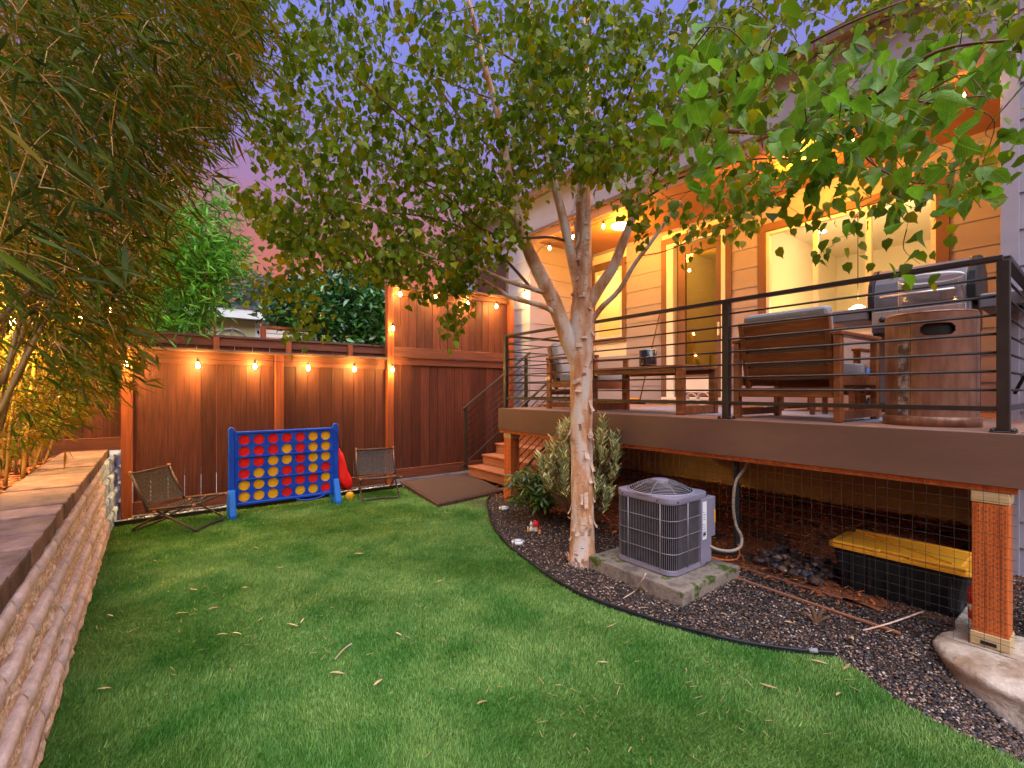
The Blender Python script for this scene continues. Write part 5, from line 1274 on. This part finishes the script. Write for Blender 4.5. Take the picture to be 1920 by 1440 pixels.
lawn_leaves = [(474, 1026, 0), (285, 1050, 10), (355, 1105, 40), (451, 1102, 20), (390, 1142, 60), (201, 1152, -20), (328, 1151, 35), (435, 1186, 15), (406, 1190, 40), (480, 1166, 70), (537, 1169, 5), (563, 1168, 80), (183, 1292, 30), (618, 1261, 2), (700, 1285, 75), (741, 1185, -40), (817, 1092, 35), (665, 1038, 5), (519, 1064, 10), (894, 1320, 30), (1137, 1176, 10), (1121, 1241, 8), (1040, 1285, 20), (1424, 1280, -50), (1520, 1237, -10), (1568, 1304, 30), (832, 960, 10), (239, 1186, 70), (1200, 1140, 5)]
ORD = ['first', 'second', 'third', 'fourth', 'fifth', 'sixth', 'seventh', 'eighth', 'ninth', 'tenth', 'eleventh', 'twelfth', 'thirteenth', 'fourteenth', 'fifteenth', 'sixteenth', 'seventeenth', 'eighteenth', 'nineteenth', 'twentieth', 'twenty first', 'twenty second', 'twenty third', 'twenty fourth', 'twenty fifth', 'twenty sixth', 'twenty seventh', 'twenty eighth', 'twenty ninth', 'thirtieth']
lawn_leaves.sort()
for i_, (u, v, a) in enumerate(lawn_leaves):
    q = onz(u, v, .030); o = place('fallen_leaf', random.choice(fm), Matrix.Translation(q) @ Matrix.Rotation(math.radians(a) - TH + U(-.3, .3), 4, 'Z') @ Matrix.Rotation(U(-.3, .3), 4, 'X') @ Matrix.Scale(U(.55, 1.0), 4))
    tag(o, 'narrow tan leaf fallen on the turf, %s of the lawn leaves from the left' % ORD[i_], 'leaf', 'narrow dry leaves fallen on the lawn')
for i_, (u, v, a, z) in enumerate(sorted(((1350, 1150, 10, .02), (1470, 1165, 0, .02), (1500, 1110, 40, .02), (1660, 1185, 10, .0), (1640, 1215, -20, 0), (1580, 1260, 30, 0), (1580, 1212, 5, .03), (1700, 1225, -30, -.03), (1015, 1095, 30, .02), (1600, 1200, 60, 0), (1290, 1035, 10, .1), (1130, 1010, 15, .02)))):
    q = onz(u, v, z); q.z = max(q.z, gz(q.x, q.y) + .012) if not (2.7 < q.x < 3.45 and 1.7 < q.y < 2.53) else .10
    o = place('fallen_leaf', random.choice(fm), Matrix.Translation(q) @ Matrix.Rotation(math.radians(a) - TH, 4, 'Z') @ Matrix.Rotation(U(-.3, .3), 4, 'X') @ Matrix.Scale(U(.6, .95), 4))
    tag(o, 'narrow tan leaf fallen on the gravel bed, %s of them from the left' % ORD[i_], 'leaf', 'narrow dry leaves fallen on the gravel')
n_ = 1100; xs = np.random.uniform(-.3, 3.0, n_); ys = np.random.uniform(.6, 6.1, n_); k = inpoly(xs, ys, TURF) & (np.random.rand(n_) < .5 + .5 * np.sin(xs * 3 + ys * 2)); xs, ys = xs[k], ys[k]; n_ = len(xs)
A = rots(n_, .35) * np.stack([np.random.uniform(.008, .024, n_), np.full(n_, .0016), np.full(n_, .0016)], 1)[:, None, :]
tag(link('thatch_scraps', scatter_mesh('thatch_scraps', [(-1, -1, 0), (1, -1, .5), (1, 1, 0), (-1, 1, .5)], [(0, 1, 2, 3)], A, np.stack([xs, ys, np.random.uniform(.018, .030, n_)], 1), M['thatch']), None, 'stuff'), 'scraps of dry leaf and straw scattered over the turf', 'leaf litter')
# loose litter on the deck and cap stones
q = onz(12, 972, .785); 
o = place('fallen_leaf', fm[0], Matrix.Translation(q) @ Matrix.Rotation(.2, 4, 'Z') @ Matrix.Scale(.7, 4)); tag(o, 'pale leaf fallen on the brown cap stones at the left edge', 'leaf')
# ------------------------------------------------------------------ plants
LEAF_BIRCH = None
def leaf_shape(L, w, n_=3, fold=.18, curl=.2, widest=.35):
    prof = {3: (.10, .98, .62, 0), 4: (.08, .85, 1.0, .55, 0), 2: (.15, 1.0, 0)}[n_]
    if widest > .5: prof = {3: (.1, .8, .9, 0), 4: (.06, .7, 1., .75, 0), 2: (.15, 1, 0)}[n_]
    vs = []; fs = []
    for i in range(n_ + 1):
        s_ = i / n_; ww = w * prof[i] / 2; z = -curl * L * s_ * s_
        if i == n_: vs.append((L, 0, z))
        else: vs += [(s_ * L, -ww, z + fold * ww), (s_ * L, 0, z), (s_ * L, ww, z + fold * ww)]
    T = []
    for i in range(n_ - 1):
        a = 3 * i; T += [(a, a + 3, a + 4), (a, a + 4, a + 1), (a + 1, a + 4, a + 5), (a + 1, a + 5, a + 2)]
    a = 3 * (n_ - 1); T += [(a, a + 3, a + 1), (a + 1, a + 3, a + 2)]
    return vs, T
def fine_leaf(L, w, fold, curl, twist, n_=8):
    """ovate leaf with a toothed edge and a drawn-out tip"""
    vs = []; T = []
    for i in range(n_ + 1):
        s_ = i / n_; ww = w / 2 * (math.sin(math.pi * s_ ** .72) ** .85) * (1 - .25 * s_) * (1 + (.07 if i % 2 else -.05)) if 0 < i < n_ else 0
        if i == n_ - 1: ww *= .55
        z = -curl * L * s_ * s_; tw = twist * s_
        for q in (-1, 0, 1): vs.append((s_ * L, q * ww * math.cos(tw), z + (fold * ww if q else 0) + q * ww * math.sin(tw)))
    for i in range(n_):
        a = 3 * i; T += [(a, a + 3, a + 4), (a, a + 4, a + 1), (a + 1, a + 4, a + 5), (a + 1, a + 5, a + 2)]
    return vs, T
def orient(dirs, rolls):
    """rotation matrices whose x axis is dirs; roll about it"""
    d = dirs / np.linalg.norm(dirs, axis=1, keepdims=True); up = np.tile([0, 0, 1.0], (len(d), 1)); y = np.cross(up, d); ln = np.linalg.norm(y, axis=1, keepdims=True)
    y = np.where(ln > 1e-3, y / np.maximum(ln, 1e-6), [[0, 1, 0]]); z = np.cross(d, y); c, s_ = np.cos(rolls)[:, None], np.sin(rolls)[:, None]
    y2 = y * c + z * s_; z2 = -y * s_ + z * c
    return np.stack([d, y2, z2], 2)
def foliage(par, shape, pos, dirs, size, m, name='leaf', m_one=None, ones=300, roll=.9, fine=None):
    """the leaves that show largest become parts, the rest one joined part"""
    pos = np.asarray(pos); dirs = np.asarray(dirs); n_ = len(pos); size = np.asarray(size)
    A = orient(dirs, np.random.normal(0, roll, n_)) ; A = A * size[:, None, None]
    d = pos @ np.array([FWD.x, FWD.y, 0]); l = pos @ np.array([RGT.x, RGT.y, 0]); u = l / np.maximum(d, .05) * .4505; v = (pos[:, 2] - H) / np.maximum(d, .05) * .4505
    vis = (d > .2) & (np.abs(u) < .5) & (np.abs(v) < .36)
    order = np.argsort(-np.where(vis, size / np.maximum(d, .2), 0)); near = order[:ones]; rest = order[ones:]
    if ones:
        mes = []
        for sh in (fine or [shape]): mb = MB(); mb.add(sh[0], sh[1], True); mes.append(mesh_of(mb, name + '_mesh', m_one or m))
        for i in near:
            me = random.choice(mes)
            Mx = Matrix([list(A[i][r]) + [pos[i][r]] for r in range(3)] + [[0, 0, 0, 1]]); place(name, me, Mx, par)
    me = scatter_mesh(name + '_mass', shape[0], shape[1], A[rest], pos[rest], m, True)
    link('foliage', me, par, 'stuff')
class Skel:
    """branches grown towards target points"""
    def __init__(s): s.p = []; s.r = []
    def limb(s, pts, radii, n_=5):
        q = smooth([tuple(p) for p in pts], n_); k = len(q); rr = [np.interp(i / (k - 1) * (len(radii) - 1), range(len(radii)), radii) for i in range(k)]
        for p, r in zip(q, rr): s.p.append(p); s.r.append(r)
        return q, rr
    def near(s, t, up=.0):
        P = np.array(s.p); d = np.linalg.norm(P - np.array(t), axis=1); i = int(np.argmin(d)); return Vector(s.p[i]), d[i]
def sample(poly, d0, d1, n_):
    pl = np.array(poly, float); lo, hi = pl.min(0), pl.max(0); out = []
    while len(out) < n_:
        u = np.random.uniform(lo[0], hi[0], 400); v = np.random.uniform(lo[1], hi[1], 400); k = inpoly(u, v, poly)
        for a, b in zip(u[k], v[k]): out.append(at(a, b, U(d0, d1)))
    return out[:n_]

# --- the birch on the bed
bt_ = at(1092, 1058, 3.76)
T = thing('birch_tree', 'multi stemmed river birch with peeling peach bark in the gravel bed', 'tree', (bt_.x, bt_.y, 0))
sk = Skel()
def limb(name, pts, radii, n_=5, sides=12, m='bark', jit=.04):
    q, rr = sk.limb(pts, radii, n_); MB().tube(q, rr, sides, jit=jit).build(name, M[m], T, center=False)
    return q
A3 = lambda L: [at(*p) for p in L]
tr = limb('trunk', A3([(1093, 1075, 3.76), (1092, 1040, 3.76), (1092, 960, 3.76), (1091, 860, 3.76), (1090, 760, 3.76), (1090, 670, 3.76), (1091, 600, 3.76), (1092, 540, 3.77), (1094, 440, 3.8), (1094, 340, 3.85), (1103, 220, 3.9), (1096, 90, 4.0), (1112, -80, 4.1)]),
          [.128, .105, .092, .088, .088, .094, .10, .078, .066, .056, .045, .034, .02], 5, 20)
limb('limb', A3([(1086, 690, 3.76), (1066, 640, 3.74), (1040, 570, 3.70), (1010, 510, 3.66), (985, 455, 3.62), (968, 395, 3.58), (952, 320, 3.5), (935, 220, 3.4), (905, 110, 3.25), (880, 0, 3.1)]), [.06, .066, .060, .056, .046, .040, .034, .026, .018, .012], 5, 14)
limb('limb', A3([(1090, 575, 3.76), (1080, 520, 3.76), (1067, 460, 3.76), (1052, 395, 3.8), (1033, 320, 3.84), (1014, 230, 3.9), (1003, 130, 4.0), (992, 0, 4.1)]), [.045, .044, .040, .036, .030, .022, .016, .010], 5, 12)
limb('limb', A3([(1094, 590, 3.76), (1120, 545, 3.72), (1150, 500, 3.66), (1168, 455, 3.6), (1195, 385, 3.5), (1222, 310, 3.4), (1245, 240, 3.3), (1270, 150, 3.2), (1290, 50, 3.1), (1300, -60, 3.0)]), [.05, .046, .040, .035, .030, .026, .022, .016, .011, .008], 5, 12)
limb('limb', A3([(1098, 620, 3.74), (1125, 580, 3.68), (1160, 545, 3.6), (1190, 495, 3.5), (1220, 455, 3.42), (1255, 405, 3.35), (1275, 375, 3.3)]), [.024, .022, .019, .016, .014, .011, .008], 5, 8)
limb('limb', A3([(1052, 600, 3.72), (1025, 577, 3.65), (985, 565, 3.58), (955, 556, 3.5), (930, 540, 3.45), (905, 525, 3.4), (870, 508, 3.3), (830, 490, 3.2), (780, 470, 3.1)]), [.024, .022, .020, .018, .014, .012, .010, .008, .005], 4, 8)
limb('limb', A3([(1030, 552, 3.70), (1000, 542, 3.62), (955, 528, 3.5), (915, 512, 3.4), (870, 492, 3.3), (825, 455, 3.2), (770, 420, 3.1), (700, 390, 3.0), (620, 370, 2.9)]), [.022, .020, .017, .015, .013, .010, .008, .006, .004], 4, 8)
dk = dict(m='twig', sides=7, jit=0)
for pts, r0 in (
    ([(1062, 452, 3.78), (1030, 445, 3.6), (980, 446, 3.4), (930, 440, 3.2), (890, 420, 3.1), (840, 370, 3.0), (770, 330, 2.9), (700, 300, 2.8)], .012),
    ([(960, 355, 3.5), (900, 330, 3.3), (840, 280, 3.1), (780, 240, 2.9), (720, 190, 2.8), (650, 130, 2.7)], .013),
    ([(985, 455, 3.62), (940, 400, 3.6), (880, 340, 3.7), (800, 290, 3.8), (700, 240, 3.9), (600, 200, 4.0), (520, 170, 4.1)], .013),
    ([(950, 300, 3.5), (880, 240, 3.5), (820, 160, 3.5), (770, 90, 3.5), (740, 20, 3.5)], .012),
    ([(1015, 240, 3.9), (960, 200, 4.2), (880, 170, 4.4), (780, 130, 4.5), (680, 100, 4.6), (560, 60, 4.6)], .012),
    ([(1000, 545, 3.62), (930, 470, 3.6), (850, 420, 3.6), (750, 400, 3.7), (640, 400, 3.8), (540, 400, 3.9), (460, 390, 4.0)], .013),
    ([(1095, 350, 3.85), (1130, 280, 3.7), (1170, 200, 3.5), (1200, 120, 3.3), (1220, 30, 3.2)], .012),
    ([(1100, 250, 3.9), (1050, 180, 3.6), (1000, 140, 3.3), (940, 100, 3.1), (860, 60, 2.9)], .012),
    ([(1225, 330, 3.42), (1270, 275, 3.1), (1325, 248, 2.7), (1440, 248, 2.25), (1500, 238, 2.0), (1560, 215, 1.85), (1620, 190, 1.7), (1680, 150, 1.6), (1740, 105, 1.5), (1800, 85, 1.45), (1900, 75, 1.4)], .016),
    ([(1560, 215, 1.85), (1630, 195, 1.75), (1700, 188, 1.65), (1760, 195, 1.6), (1820, 200, 1.55)], .007),
    ([(1440, 248, 2.25), (1540, 240, 2.1), (1600, 270, 2.0), (1640, 310, 1.95), (1700, 340, 1.9), (1780, 345, 1.85)], .007),
    ([(1245, 240, 3.3), (1320, 190, 2.9), (1400, 140, 2.5), (1500, 90, 2.2), (1600, 40, 2.0), (1700, 0, 1.9)], .012),
    ([(1195, 385, 3.5), (1260, 340, 3.2), (1330, 320, 2.9), (1400, 300, 2.7), (1500, 300, 2.5), (1600, 330, 2.3)], .010),
    ([(1245, 240, 3.3), (1300, 210, 3.5), (1380, 190, 3.6), (1450, 180, 3.6)], .010),
    ([(1200, 480, 3.48), (1250, 470, 3.3), (1320, 440, 3.1), (1380, 420, 3.0)], .005)):
    limb('branch', A3(pts), [r0 * (1 - .75 * i / (len(pts) - 1)) for i in range(len(pts))], 4, **dk)
for k in range(95):                       # flaps of peeling bark
    i = random.randrange(4, 46); p = Vector(tr[min(i, len(tr) - 1)]); rr_ = .088 if i < 30 else .07
    a = U(0, 6.28) if R() < .3 else math.atan2(-p.y, -p.x) + U(-1.5, 1.5); w = U(.018, .05); h = U(.03, .13); cu = U(.010, .040); sgn = random.choice((1, 1, -1))
    n_ = Vector((math.cos(a), math.sin(a), 0)); tt = Vector((-n_.y, n_.x, 0)); base = p + n_ * (rr_ + .001) + Vector((0, 0, U(-.05, .05))); vs = []; fs = []
    for s_ in range(4):
        z = -sgn * h * s_ / 3; o = cu * (s_ / 3) ** 2
        for c_ in range(3): q = (c_ - 1) * w / 2 * (1 + U(-.25, .25)); vs.append(base + tt * q + n_ * (o + .002 - abs(c_ - 1) * (w * w / 8 / rr_)) + Vector((0, 0, z + U(-.004, .004))))
    for s_ in range(3):
        for c_ in range(2): b = s_ * 3 + c_; fs.append((b, b + 1, b + 4, b + 3))
    mb = MB(); mb.add(vs, fs, True); mb.build('bark_flap', M['flap'], T)
mb = MB()                                  # flared, flaky root collar
for k in range(26):
    a = U(0, 6.28); n_ = Vector((math.cos(a), math.sin(a), 0)); tt = Vector((-n_.y, n_.x, 0)); b = Vector((bt_.x, bt_.y, U(.0, .05))) + n_ * .11; w = U(.015, .04); h = U(.03, .06)
    mb.add([b - tt * w / 2, b + tt * w / 2, b + tt * w * .3 + n_ * .03 + Vector((0, 0, h)), b - tt * w * .3 + n_ * .03 + Vector((0, 0, h))], [(0, 1, 2, 3)])
mb.build('root_flakes', M['flap'], T, center=False, kind='stuff')

targets = []
targets += sample([(520, 40), (1010, 40), (1010, 330), (960, 470), (880, 480), (780, 470), (640, 480), (560, 450), (500, 420), (440, 370), (500, 330), (440, 240), (500, 170)], 2.7, 4.6, 800)
targets += sample([(960, 20), (1460, 20), (1440, 230), (1300, 260), (1200, 350), (1150, 340), (1060, 330), (960, 340)], 2.4, 4.2, 400)
targets += sample([(430, 330), (560, 400), (800, 450), (940, 470), (880, 500), (760, 520), (650, 510), (540, 480), (500, 430)], 3.0, 4.0, 150)
targets += sample([(500, 500), (640, 520), (620, 600), (560, 640), (480, 570)], 3.3, 3.9, 28)
targets += sample([(720, 500), (930, 500), (900, 560), (840, 640), (800, 560)], 3.3, 3.8, 36)
targets += sample([(1250, 20), (1920, 20), (1920, 160), (1800, 240), (1600, 260), (1400, 260), (1250, 260)], 1.2, 2.3, 85)
targets += sample([(1250, 230), (1500, 240), (1700, 240), (1840, 250), (1880, 330), (1800, 380), (1650, 370), (1500, 400), (1380, 420), (1280, 330), (1200, 330)], 1.5, 2.8, 62)
targets += sample([(1150, 330), (1300, 320), (1420, 400), (1400, 440), (1250, 470), (1180, 450)], 2.8, 3.4, 26)
targets += sample([(450, -80), (1900, -80), (1900, 40), (450, 40)], 2.4, 4.2, 260)
targets += [at(1540, 470, 2.4), at(1590, 440, 2.2), at(1700, 430, 1.75), at(1725, 495, 1.7), at(1660, 380, 1.8), at(1530, 420, 2.5), at(1820, 330, 1.6), at(1560, 450, 2.3), at(1890, 300, 1.5), at(1860, 260, 1.45), at(1840, 640 - 250, 1.6)]
targets += sample([(1010, 20), (1200, 20), (1190, 300), (1130, 330), (1040, 330), (1000, 200)], 2.9, 3.7, 95)
targets.sort(key=lambda p: sk.near(p)[1])
lp = []; ld = []; ls = []
tw = MB()
for p in targets:
    b, d = sk.near(p)
    if d > 1.3 and R() < .4: continue
    mid = b.lerp(p, .5) + Vector((U(-.05, .05), U(-.05, .05), .10 * d + U(-.03, .04)))
    q = smooth([tuple(b), tuple(mid), tuple(p)], 4); r0 = .0018 + .0028 * d
    tw.tube(q, [r0 * (1 - .6 * i / (len(q) - 1)) for i in range(len(q))], 4, False)
    for z in q[2:]: sk.p.append(z); sk.r.append(.002)
    n_ = random.randrange(7, 12)
    for k in range(n_):
        s_ = U(.25, 1.0); i = min(int(s_ * (len(q) - 1)), len(q) - 2); c = Vector(q[i]).lerp(Vector(q[i + 1]), R()) + Vector((random.gauss(0, .055), random.gauss(0, .055), random.gauss(-.03, .05)))
        dd = Vector((random.gauss(0, .7), random.gauss(0, .7), -.75 + random.gauss(0, .45)))
        lp.append(tuple(c)); ld.append(tuple(dd)); ls.append(U(.040, .078))
tw.build('twigs', M['twig'], T, center=False, kind='stuff')
foliage(T, fine_leaf(1, .80, .25, .22, .3, 5), lp, ld, ls, M['birchleaf'], 'leaf', M['birchleafone'], 300,
        fine=[fine_leaf(1, .80, .2, .15, .2), fine_leaf(1, .76, .45, .35, -.5), fine_leaf(1, .84, .1, -.12, .4), fine_leaf(1, .72, .6, .5, .1)])
print('birch leaves', len(lp))

# --- bamboo on the raised bed
T = thing('bamboo_clump', 'tall leaning bamboo clump with orange lit leaves on the raised bed', 'bamboo', (-1.6, 3, .72))
sk = Skel()
def culm(pts, r, par=None):
    q, rr = sk.limb(pts, [r, r * .95, r * .8, r * .5, r * .25], 6)
    mb = MB(); rs = [x * (1.16 if i % 3 == 0 else 1) for i, x in enumerate(rr)]; mb.tube(q, rs, 7); mb.build('culm', M['culm'], T, center=False)
for k in range(40):                       # thin culms massed at the left edge, leaning over the lawn
    u0 = U(-260, 120); v0 = U(800, 900); d0 = U(2.2, 4.6); a0 = at(u0, v0, d0); L = U(2.0, 3.4)
    b = Vector((min(a0.x, -.80), a0.y, .72)); lean = U(.5, 1.1)
    culm([b, b + Vector((lean * .25, U(-.1, .1), L * .3)), b + Vector((lean * .6, U(-.2, .2), L * .6)), b + Vector((lean * 1.1, U(-.3, .3), L * .85)), b + Vector((lean * 1.6, U(-.3, .3), L))], U(.005, .010))
for k in range(52):
    y = U(.9, 6.1); x = U(-1.7, -.82) if k < 34 else U(-.98, -.80); L = U(2.6, 4.4); lean = U(.25, .8) * (1 if R() < .8 else -.4); ly = U(-.5, .6)
    if k >= 34: y = U(3.6, 6.2)
    b = Vector((x, y, .72)); pts = [b, b + Vector((lean * .12, ly * .1, L * .28)), b + Vector((lean * .42, ly * .35, L * .55)), b + Vector((lean * .95, ly * .7, L * .78)), b + Vector((lean * 1.7, ly * 1.1, L * .93))]
    culm(pts, U(.007, .016))
culm(A3([(-10, 790, 2.0), (90, 590, 2.2), (170, 430, 2.35), (270, 260, 2.5), (390, 90, 2.7), (430, 0, 2.8)]), .011)
culm(A3([(5, 720, 1.9), (60, 520, 2.1), (110, 330, 2.2), (150, 120, 2.3), (170, -30, 2.4)]), .009)
culm(A3([(-40, 640, 1.6), (40, 560, 1.9), (140, 470, 2.2), (230, 330, 2.6), (320, 180, 3.0)]), .009)
BP = [(-20, -80), (480, -80), (470, 90), (445, 190), (390, 260), (355, 330), (310, 390), (295, 460), (275, 520), (262, 600), (245, 680), (200, 730), (165, 770), (120, 700), (60, 610), (-20, 560)]
tg = sample(BP, 1.7, 3.4, 2100) + sample(BP, 3.2, 6.0, 2600) + sample([(-20, 560), (60, 610), (120, 700), (165, 770), (60, 830), (-20, 860)], 2.4, 5.0, 330)
tg += sample([(330, -80), (510, -80), (500, 100), (450, 190), (400, 250), (330, 200)], 2.6, 5.0, 330)
tg += sample([(-30, 100), (260, 100), (200, 500), (-30, 560)], 1.1, 1.7, 60)
tg = [p for p in tg if p.z > .95 and not (p.z < 1.6 and p.x > -.1)]
lp = []; ld = []; ls = []; tw = MB()
tg.sort(key=lambda p: sk.near(p)[1])
for p in tg:
    b, d = sk.near(p)
    if d > .9: b = p + Vector((-.35, .1, .12)); d = .38
    mid = b.lerp(p, .5) + Vector((0, 0, .06 * d)); q = [tuple(b), tuple(mid), tuple(p)]
    tw.tube(q, [.0022, .0018, .001], 3, False)
    if d > .1: sk.p.append(tuple(p)); sk.r.append(.001)
    for k in range(random.randrange(6, 10)):
        c = p + Vector((random.gauss(0, .06), random.gauss(0, .06), random.gauss(0, .05)))
        dd = Vector((.55 + random.gauss(0, .5), -.10 + random.gauss(0, .5), -.50 + random.gauss(0, .35)))
        lp.append(tuple(c)); ld.append(tuple(dd)); ls.append(U(.065, .125))
tw.build('twigs', M['culm'], T, center=False, kind='stuff')
# a few long leaves hang close to the lens at the left edge
for (u, v, d) in ((10, 250, .75), (-5, 480, .8), (15, 520, .85), (40, 500, .95), (60, 285, .95), (0, 560, .9), (70, 460, 1.0), (120, 300, 1.1), (250, 310, 1.2)):
    lp.append(tuple(at(u - 15, v - 20, d))); ld.append((RGT.x + U(-.2, .2), RGT.y, -.65 + U(-.2, .2))); ls.append(U(.10, .15))
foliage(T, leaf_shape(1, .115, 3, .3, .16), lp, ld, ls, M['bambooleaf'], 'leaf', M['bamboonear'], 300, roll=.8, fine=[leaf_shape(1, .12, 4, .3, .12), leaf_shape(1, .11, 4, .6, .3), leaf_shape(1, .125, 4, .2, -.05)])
print('bamboo leaves', len(lp))

# --- beyond the fence
def bush(T, polys, m, shape, n_, s0, s1, per=10, spread=.10, dirf=None, ones=0, stems=None):
    lp = []; ld = []; ls = []
    for (poly, d0, d1, k) in polys:
        for p in sample(poly, d0, d1, k):
            for j in range(per):
                c = p + Vector((random.gauss(0, spread), random.gauss(0, spread), random.gauss(0, spread * .8)))
                dd = dirf() if dirf else (random.gauss(0, 1), random.gauss(0, 1), random.gauss(.1, .6))
                lp.append(tuple(c)); ld.append(tuple(dd)); ls.append(U(s0, s1))
    foliage(T, shape, lp, ld, ls, m, 'leaf', m, ones)
T = thing('green_bamboo', 'bright green feathery bamboo rising behind the low fence', 'bamboo', tuple(at(340, 733, 9.0)))
bush(T, [([(290, 390), (350, 380), (400, 440), (440, 470), (410, 540), (385, 610), (350, 645), (270, 645), (260, 560), (290, 470)], 7.6, 9.2, 620), ([(380, 330), (430, 340), (445, 470), (400, 440), (350, 380)], 8, 9, 40), ([(430, 440), (480, 500), (440, 540), (400, 560), (400, 480)], 8, 9, 26)], M['greenbamboo'], leaf_shape(1, .16, 3, .3, .2), 0, .14, .26, 11, .16, lambda: (random.gauss(.3, .8), random.gauss(-.3, .8), random.gauss(-.25, .6)))
for k in range(9):
    a = at(U(290, 390), 733, U(8, 9)); MB().tube(smooth([(a.x, a.y, 0), (a.x + U(-.2, .2), a.y, 2.2), (a.x + U(-.1, .6), a.y, U(3.4, 4.6))], 4), .014, 6).build('culm', M['culm'], T, center=False)
T = thing('laurel_hedge', 'dense dark glossy laurel shrub behind the fences', 'shrub', tuple(at(620, 733, 10.6)))
bush(T, [([(500, 590), (530, 540), (600, 525), (680, 530), (735, 545), (735, 650), (700, 668), (640, 640), (560, 640), (520, 625)], 9.8, 11.6, 800), ([(560, 520), (700, 500), (735, 540), (600, 560)], 11.2, 12, 120)], M['laurel'], leaf_shape(1, .42, 3, .3, .2), 0, .12, .22, 10, .16)
for k in range(6): 
    a = at(U(560, 700), 733, U(10.3, 11)); MB().tube([(a.x, a.y, 0), (a.x + U(-.3, .3), a.y, 2.9)], .03, 6).build('stem', M['stem'], T, center=False)
T = thing('grey_green_tree', 'small grey green tree behind the cream shed', 'tree', tuple(at(465, 733, 19)))
bush(T, [([(420, 560), (440, 525), (480, 510), (515, 540), (520, 600), (430, 600)], 18, 20, 130)], M['bluetree'], leaf_shape(1, .3, 2, .2, .1), 0, .22, .4, 10, .3)
a = at(465, 733, 19); MB().tube([(a.x, a.y, 0), (a.x, a.y, 4.5)], [.12, .06], 7).build('trunk', M['stem'], T, center=False)

# --- shrubs in the bed
q0 = onz(1082, 960, 0)
T = thing('variegated_shrub', 'variegated cream edged shrub growing behind the birch trunk', 'shrub', (q0.x, q0.y, 0))
lp = []; ld = []; ls = []; sc_ = at(1090, 880, 4.35); sc_.z = 0
base = at(1092, 950, 4.6); base.z = 0
tips = sample([(1020, 850), (1055, 800), (1100, 785), (1150, 795), (1168, 830), (1158, 900), (1145, 950), (1110, 950), (1060, 930), (1015, 900), (1005, 860)], 4.25, 4.7, 130)
for p in tips:
    MB().tube(smooth([tuple(base + Vector((U(-.04, .04), U(-.04, .04), 0))), tuple(base.lerp(p, .55) + Vector((U(-.03, .03), U(-.03, .03), -.04))), tuple(p)], 3), .0035, 4).build('stem', M['stem'], T, center=False)
    ax = (p - base).normalized() * .5 + Vector((0, 0, .35))
    for k in range(15):
        a = k * 2.4; o = Vector((math.cos(a), math.sin(a), .15 + .05 * k)); lp.append(tuple(p - ax * .12 + ax * (k / 15) * .18)); ld.append(tuple(o * .8 + ax)); ls.append(U(.06, .10))
foliage(T, leaf_shape(1, .30, 3, .35, .1, .6), lp, ld, ls, M['variegated'], 'leaf', M['variegated'], 300, roll=.4)
q0 = onz(1000, 975, 0)
T = thing('green_shrub', 'low glossy green shrub with long leaves beside the ornaments', 'shrub', (q0.x, q0.y, 0))
lp = []; ld = []; ls = []; base = at(1020, 960, 5.05); base.z = .0
tips = sample([(955, 900), (965, 875), (1000, 872), (1035, 890), (1060, 920), (1045, 935), (1030, 945), (975, 940), (955, 925)], 4.8, 5.25, 64)
for p in tips:
    MB().tube(smooth([tuple(base + Vector((U(-.1, .1), U(-.06, .06), 0))), tuple(base.lerp(p, .5)), tuple(p)], 3), .004, 4).build('stem', M['stem'], T, center=False)
    for k in range(10):
        a = k * 2.4 + U(-.3, .3); o = Vector((math.cos(a), math.sin(a), U(-.45, .15))); lp.append(tuple(p + Vector((0, 0, -.004 * k)))); ld.append(tuple(o)); ls.append(U(.09, .15))
foliage(T, leaf_shape(1, .26, 3, .3, .22, .6), lp, ld, ls, M['shrubleaf'], 'leaf', M['shrubleaf'], 300, roll=.3)
